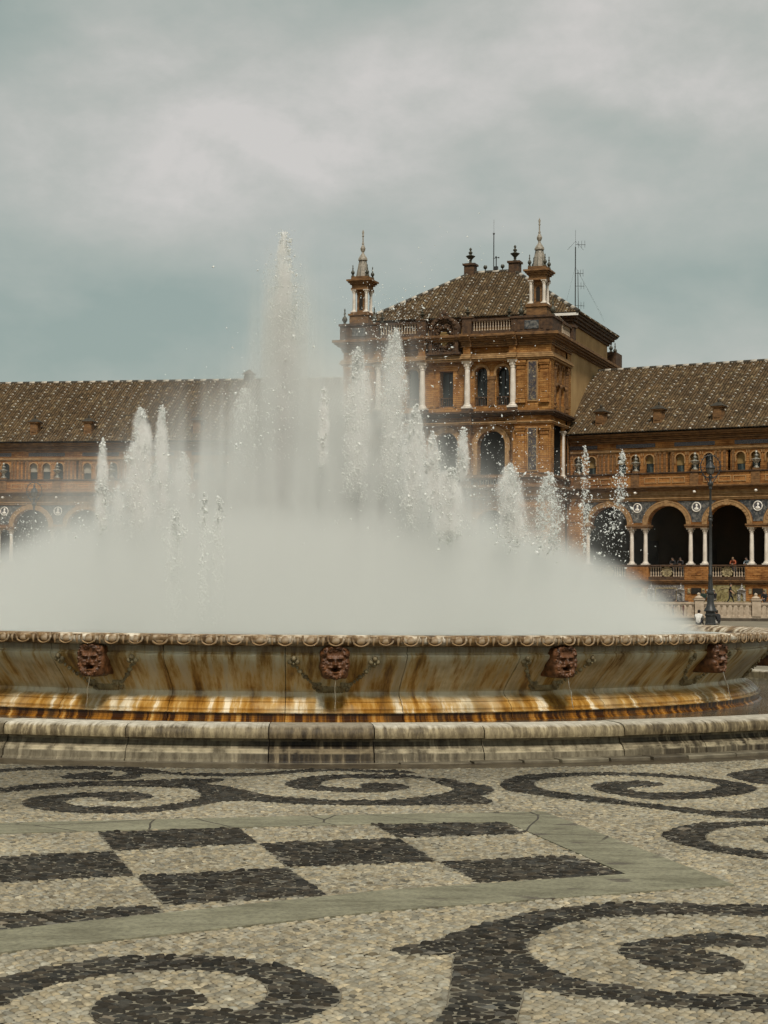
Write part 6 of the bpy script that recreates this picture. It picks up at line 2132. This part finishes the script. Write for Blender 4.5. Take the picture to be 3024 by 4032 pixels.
def spray_volume(name):
    mt = bpy.data.materials.new(name)
    mt.use_nodes = True
    nt = mt.node_tree
    nt.nodes.clear()
    E.nt = nt
    out = nt.nodes.new('ShaderNodeOutputMaterial')
    pv = nt.nodes.new('ShaderNodeVolumePrincipled')
    pv.inputs['Color'].default_value = (1.0, 0.99, 0.975, 1)
    tcn = nt.nodes.new('ShaderNodeTexCoord')
    sep = nt.nodes.new('ShaderNodeSeparateXYZ')
    nt.links.new(tcn.outputs['Object'], sep.inputs[0])
    nt.links.new(pv.outputs[0], out.inputs['Volume'])

    def noise(stretch, scale, loc, detail=3):
        mp = nt.nodes.new('ShaderNodeMapping')
        mp.inputs['Scale'].default_value = stretch
        mp.inputs['Location'].default_value = loc
        nt.links.new(tcn.outputs['Object'], mp.inputs['Vector'])
        nz = nt.nodes.new('ShaderNodeTexNoise')
        nz.inputs['Scale'].default_value = scale
        nz.inputs['Detail'].default_value = detail
        nt.links.new(mp.outputs['Vector'], nz.inputs['Vector'])
        return E(nz.outputs['Fac'])
    return mt, nt, pv, [E(sep.outputs[i]) for i in range(3)], noise


def plume_mat(k, taper, seed, ratio, lean):
    mt, nt, pv, (x, y, z), noise = spray_volume('jet_spray')
    q = (E(1.0) - z).op('MULTIPLY', 1.0 / taper).op('MINIMUM', 1.0).op('MAXIMUM', 0.0)
    rad = q.op('POWER', 0.5 if taper < 0.8 else 0.75) * 0.85 + 0.12
    sway = noise((0.001, 0.001, ratio * 0.45), 1.0, (seed * 3.1, 2.0, 0.0), 1)
    xx = x - (sway - 0.5) * 0.8 - z * lean
    d = (xx * xx + y * y).op('SQRT') / rad
    n = noise((1.0, 1.0, ratio * 0.40), 4.2, (seed * 1.7, 0.0, seed * 0.6), 5)
    edge = (d + (n - 0.5) * (2.3 if taper < 0.8 else 1.3)).step(0.85, 0.20)
    dens = edge * n.step(0.30, 0.62) * z.step(0.0, 0.25) * k
    nt.links.new(dens.v, pv.inputs['Density'])
    return mt


TET = np.array([(1, 0, -0.5), (-0.5, 0.87, -0.5), (-0.5, -0.87, -0.5), (0, 0, 1)], float)
TEF = np.array([(0, 2, 1), (0, 1, 3), (1, 2, 3), (2, 0, 3)])


def grains(g, pos, size):
    n = len(pos)
    a = g.random(n) * 2 * PI
    c, s_ = np.cos(a), np.sin(a)
    T = np.repeat(TET[None], n, 0) * size[:, None, None] * (0.7 + 0.7 * g.random((n, 4, 1)))
    V = np.stack([T[..., 0] * c[:, None] - T[..., 1] * s_[:, None], T[..., 0] * s_[:, None] + T[..., 1] * c[:, None], T[..., 2] * np.where(g.random(n) < 0.5, -1, 1)[:, None]], -1) + pos[:, None]
    return V.reshape(-1, 3), (TEF[None] + (np.arange(n) * 4)[:, None, None]).reshape(-1, 3)


def jet(label, x, y, z0, z1, w, n, seed, lean=0.0, core=0.6, size=0.0075, fall=0.30, curve=0.0, taper=0.55, grain=1.9, dense=3.0):
    """a plume: broken white crest, a column that widens and thins downwards, drops falling beside it"""
    g = np.random.default_rng(seed)
    h = z1 - z0
    n = int(n * grain)
    nk = int(n * core)
    nc = max(10, nk // 30)
    ph = g.random(6) * 6.28

    def wave(t, k):
        return np.sin(t * (7 + 3 * k) + ph[k]) * 0.6 + np.sin(t * (17 + 5 * k) + ph[k + 3]) * 0.4
    tc_ = 1 - g.random(nc * 2)**(1.2 if taper < 0.8 else 0.95)
    keep = g.random(nc * 2) < 0.55 + 0.45 * wave(tc_, 0)      # the column pulses: fuller and thinner stretches
    tc_ = tc_[keep]
    nc = len(tc_)
    wid = w * (0.12 + 0.88 * np.clip((1 - tc_) / taper, 0, 1)**(0.5 if taper < 0.8 else 0.8)) * (1 + 0.38 * wave(tc_, 1))
    cx = g.normal(0, 0.25, nc) * wid + 0.22 * w * wave(tc_, 2) * (1 - tc_)
    cyy = g.normal(0, 0.25, nc) * wid
    cs = wid * (0.04 + 0.17 * g.random(nc)**1.5) + 0.004 if taper < 0.8 else wid * 0.34
    which = g.integers(0, nc, nk)
    r3 = g.normal(0, 1, (nk, 3))
    p = np.stack([cx[which] + r3[:, 0] * cs[which], cyy[which] + r3[:, 1] * cs[which], z0 + h * tc_[which] + r3[:, 2] * cs[which] * 2.6], -1)
    nf = n - nk
    t = g.random(nf)**0.8
    # falling drops come down in a few strings
    ns = max(3, int(nf / 60))
    sa = g.random(ns) * 2 * PI
    sr = w * (0.25 + fall * g.random(ns))
    k = g.integers(0, ns, nf)
    rad = sr[k] * (0.3 + 0.7 * np.clip((1 - t) / 0.35, 0, 1))
    f = np.stack([np.cos(sa[k]) * rad + g.normal(0, 0.022, nf), np.sin(sa[k]) * rad + g.normal(0, 0.022, nf), z0 + h * t * 0.97], -1)
    pos = np.concatenate([p, f])
    tt = np.clip((pos[:, 2] - z0) / h, 0, 1)
    pos[:, 0] += x + lean * tt + curve * (1 - tt)**2
    pos[:, 1] += y
    ok = (pos[:, 2] < z1 + 0.03) & (pos[:, 2] > z0 - 0.15)
    pos = pos[ok]
    n = len(pos)
    big = g.random(n) < 0.12
    V1, F1 = blobs(g, pos[big], size * 1.35 * np.exp(g.normal(0, 0.35, big.sum())), 1.0 + 1.5 * g.random(big.sum()))
    V2, F2 = grains(g, pos[~big], size * np.exp(g.normal(0, 0.4, (~big).sum())))
    root = empty('water_jet', (x, y, z0), label=label, cat='water jet', group='jets of the fountain')
    V = np.concatenate([V1, V2]) - np.array([x, y, z0])
    tag(link('drops', np_mesh('drops', V, [F1, F2 + len(V1)], M['spray'], True), root), kind='stuff')
    # the white body of the jet: dense spray, a small volume of its own
    wr = w * (0.85 if taper < 0.8 else 0.80)
    o = MB().lathe([(1.0, 0.0), (1.0, 0.45), (0.8, 0.72), (0.55, 0.9), (0.32, 1.0)], 14).build('spray', plume_mat(dense / wr, taper, seed, h / wr, lean / wr), root)
    o.scale = (wr, wr, h)
    tag(o, kind='stuff')
    return root


def at(px, py, Y):
    """picture direction -> metres at depth Y (used only to write down where each plume stands)"""
    dx, dy = px - 1512, py - 2016
    u, v = dx * 0.99996 + dy * 0.0085, -(dy * 0.99996 - dx * 0.0085)
    c, s = math.cos(0.04702), math.sin(0.04702)
    return Y * u / (6900 * c - v * s), 1.6 + Y * (6900 * s + v * c) / (6900 * c - v * s)


JETS = [  # x, y of crest, y of foot in the photograph, depth, width (m), drops, lean, core share, label
    (405, 1728, 2110, 23.2, .13, 1300, .00, .8, 'slim white water jet, leftmost of the row'),
    (552, 1608, 2130, 23.6, .30, 3000, .02, .75, 'broad white water jet standing against the left roof'),
    (637, 1598, 2120, 24.3, .17, 1500, .01, .7, 'narrow feathery water jet just right of the broad left one'),
    (722, 1785, 2110, 24.8, .24, 900, .00, .6, 'short fuzzy water jet between the left jets and the great plume'),
    (468, 1905, 2130, 24.4, .14, 600, .00, .6, 'low water jet between the two left jets'),
    (688, 1985, 2470, 22.3, .20, 1100, .00, .45, 'low jet falling as strings of drops, left of the pair by the haze'),
    (806, 1945, 2470, 22.0, .11, 600, .00, .45, 'left of two beaded jets close together in the haze'),
    (862, 1955, 2450, 22.2, .13, 700, .00, .5, 'right of two beaded jets close together in the haze'),
    (968, 1520, 1840, 25.6, .34, 900, -.02, .35, 'loose cloud of drops left of the great plume'),
    (1122, 912, 2130, 25.8, .68, 17000, .0, .80, 'tallest water jet rising high above all roofs'),
    (1274, 1522, 1850, 23.4, .12, 800, .01, .7, 'thin broken jet alone right of the tallest one'),
    (1405, 1375, 1980, 24.2, .34, 4200, .02, .6, 'tall white jet in front of the left corner of the tower'),
    (1545, 1300, 1960, 24.4, .36, 4800, .04, .55, 'tall feathery jet in front of the tower, with a pointed crest'),
    (1628, 1600, 2080, 23.4, .26, 3200, .03, .7, 'dense white jet against the left column of the tower'),
    (1706, 1704, 2020, 22.8, .17, 1500, -.01, .75, 'slim jet in front of the middle arch of the tower'),
    (1818, 1690, 1905, 22.9, .13, 900, .03, .65, 'leaning crest of drops above the wide jet by the arches'),
    (1765, 1850, 2130, 22.8, .30, 2800, .03, .7, 'wide frothing jet below the arches of the tower'),
    (2008, 1832, 2140, 22.6, .30, 3400, .01, .8, 'plump white jet right of the tower balcony'),
    (2158, 1868, 2170, 22.8, .32, 1300, .01, .5, 'ragged jet in front of the tower foot'),
    (2303, 1762, 2170, 23.0, .10, 420, .0, .45, 'sparse upright jet before the first arcade window'),
    (2436, 1778, 2120, 23.2, .11, 330, .06, .45, 'sparse curling jet before the first arch, rightmost of all'),
]
for i, (px, py, pf, Y, w, n, lean, core, lab) in enumerate(JETS):
    x, z1 = at(px, py, Y)
    _, z0 = at(px, pf, Y)
    big_ = w > .5
    jet(lab, x, Y, max(1.0, z0), z1, w, n, 100 + i, lean, core, 0.0075 if not big_ else 0.0085, 0.30 if not big_ else 0.15, -0.10 if i == 20 else 0.0, 0.30 if not big_ else 1.0, (0.75 if core > .5 else 1.4) if not big_ else 0.28, (5.5 if core > .62 else 3.0 if core > .5 else 0.8 if i < 19 else 0.15) if not big_ else 15.0)
# drops flung loose between the jets
g = np.random.default_rng(77)
pos = []
for (px, py, sx, sy, n) in ((1900, 1000, 90, 90, 34), (1480, 1230, 80, 70, 160), (1560, 1270, 70, 80, 300), (1640, 1300, 60, 90, 120), (1700, 1150, 60, 120, 60), (1950, 1800, 120, 160, 520), (2400, 2080, 55, 110, 560),
                            (90, 2090, 90, 45, 420), (330, 2050, 40, 40, 90), (1720, 1880, 100, 160, 700), (2130, 1960, 80, 110, 360), (1000, 1640, 90, 110, 500), (1400, 2080, 250, 40, 160), (1180, 1700, 220, 260, 240),
                            (1850, 1500, 110, 130, 130), (2290, 2010, 30, 130, 160), (650, 2000, 140, 120, 420)):
    X = px + g.normal(size=n) * sx
    Yp = py + g.normal(size=n) * sy
    D = 23.4 + g.normal(size=n) * 0.7
    for a, b, d in zip(X, Yp, D):
        if b < 2440:
            q = at(a, b, d)
            pos.append((q[0], d, q[1]))
pos = np.array(pos)
V, F = blobs(g, pos, 0.0040 * np.exp(g.normal(0, 0.55, len(pos))), 0.9 + 1.5 * g.random(len(pos)))
tag(link('flying_drops', np_mesh('flying_drops', V, [F], M['spray'], True)), 'countless loose water drops flung between the jets', 'water drops', None, 'stuff')

# mist: one cloud of fine spray hanging over the basin (a volume)
mm = bpy.data.materials.new('fine_spray')
mm.use_nodes = True
nt = mm.node_tree
nt.nodes.clear()
E.nt = nt
out = nt.nodes.new('ShaderNodeOutputMaterial')
pv = nt.nodes.new('ShaderNodeVolumePrincipled')
pv.inputs['Color'].default_value = (0.900, 0.905, 0.886, 1)
pv.inputs['Anisotropy'].default_value = 0.15
tcn = nt.nodes.new('ShaderNodeTexCoord')
sep = nt.nodes.new('ShaderNodeSeparateXYZ')
nt.links.new(tcn.outputs['Object'], sep.inputs[0])
X, Y, Z = (E(sep.outputs[i]) for i in range(3))
mp = nt.nodes.new('ShaderNodeMapping')
mp.inputs['Scale'].default_value = (3.2, 0.7, 0.07)
nt.links.new(tcn.outputs['Object'], mp.inputs['Vector'])
nz = nt.nodes.new('ShaderNodeTexNoise')
nz.inputs['Scale'].default_value = 1.6
nz.inputs['Detail'].default_value = 3
nt.links.new(mp.outputs['Vector'], nz.inputs['Vector'])
NZ = E(nz.outputs['Fac']).step(0.30, 0.70)
z = Z
rr2 = (X * X + Y * Y) / (5.85 * 5.85)
hh = rr2.op('POWER', 1.75).op('MULTIPLY_ADD', -1.68, 1.68)
s = z - hh
dome = (s + NZ * 0.05).step(0.24, -0.26) * 0.74
dens = dome
BLOBS = [  # local x, y, radius, foot, top, density, softness of the top
    (-0.22, 0.0, 0.26, 0.0, 6.0, 4.5, 1.8),
    (-0.20, 0.0, 0.46, 0.0, 5.6, 3.0, 2.4),
    (0.02, 0.0, 1.35, 0.0, 4.4, 1.5, 3.0),
    (0.86, -0.8, 0.46, 0.0, 4.7, 2.6, 2.4),
    (1.30, -0.8, 0.38, 0.0, 4.6, 2.0, 2.4),
    (1.64, -1.0, 0.40, 0.0, 3.3, 2.0, 1.6),
    (2.30, -1.0, 0.65, 0.0, 2.4, 0.9, 1.2),
    (-0.35, 0.0, 2.3, 0.0, 2.9, 1.0, 1.7),
    (1.0, -0.6, 1.3, 0.0, 2.8, 1.0, 1.4),
    (-0.88, 0.0, 0.30, 0.0, 3.9, 1.3, 1.2),
    (-1.45, 0.0, 0.70, 0.0, 3.7, 0.75, 2.0),
    (-2.25, -0.8, 0.80, 0.0, 2.8, 0.65, 1.6),
    (-2.85, -1.0, 0.60, 0.0, 2.5, 0.65, 1.5),
    (-3.5, -0.8, 0.40, 0.0, 2.0, 0.5, 0.9),
    (3.3, -1.2, 0.6, 0.0, 1.9, 0.4, 0.8),
]
for bx, by, r, z0, z1, k, soft in BLOBS:
    dx, dy = X - bx, Y - by
    e = ((dx * dx + dy * dy) * (-1.0 / (r * r))).op('EXPONENT')
    dens = dens + e * z.step(z1, z1 - soft) * k * NZ.op('MULTIPLY_ADD', 1.5, 0.2)
edge = (X * X + Y * Y).step(6.45**2, 6.0**2)
dens = dens * edge * z.step(0.0, 0.06)
nt.links.new(dens.v, pv.inputs['Density'])
nt.links.new(pv.outputs[0], out.inputs['Volume'])
mb = MB().lathe([(6.5, 0.0), (6.5, 2.9), (3.6, 3.6), (2.8, 6.2), (0.0, 6.3)], 40)
o = mb.build('mist', mm)
o.location = (FX, FY, 1.07)
tag(o, 'soft white dome of fine spray filling the basin', 'mist', None, 'stuff')
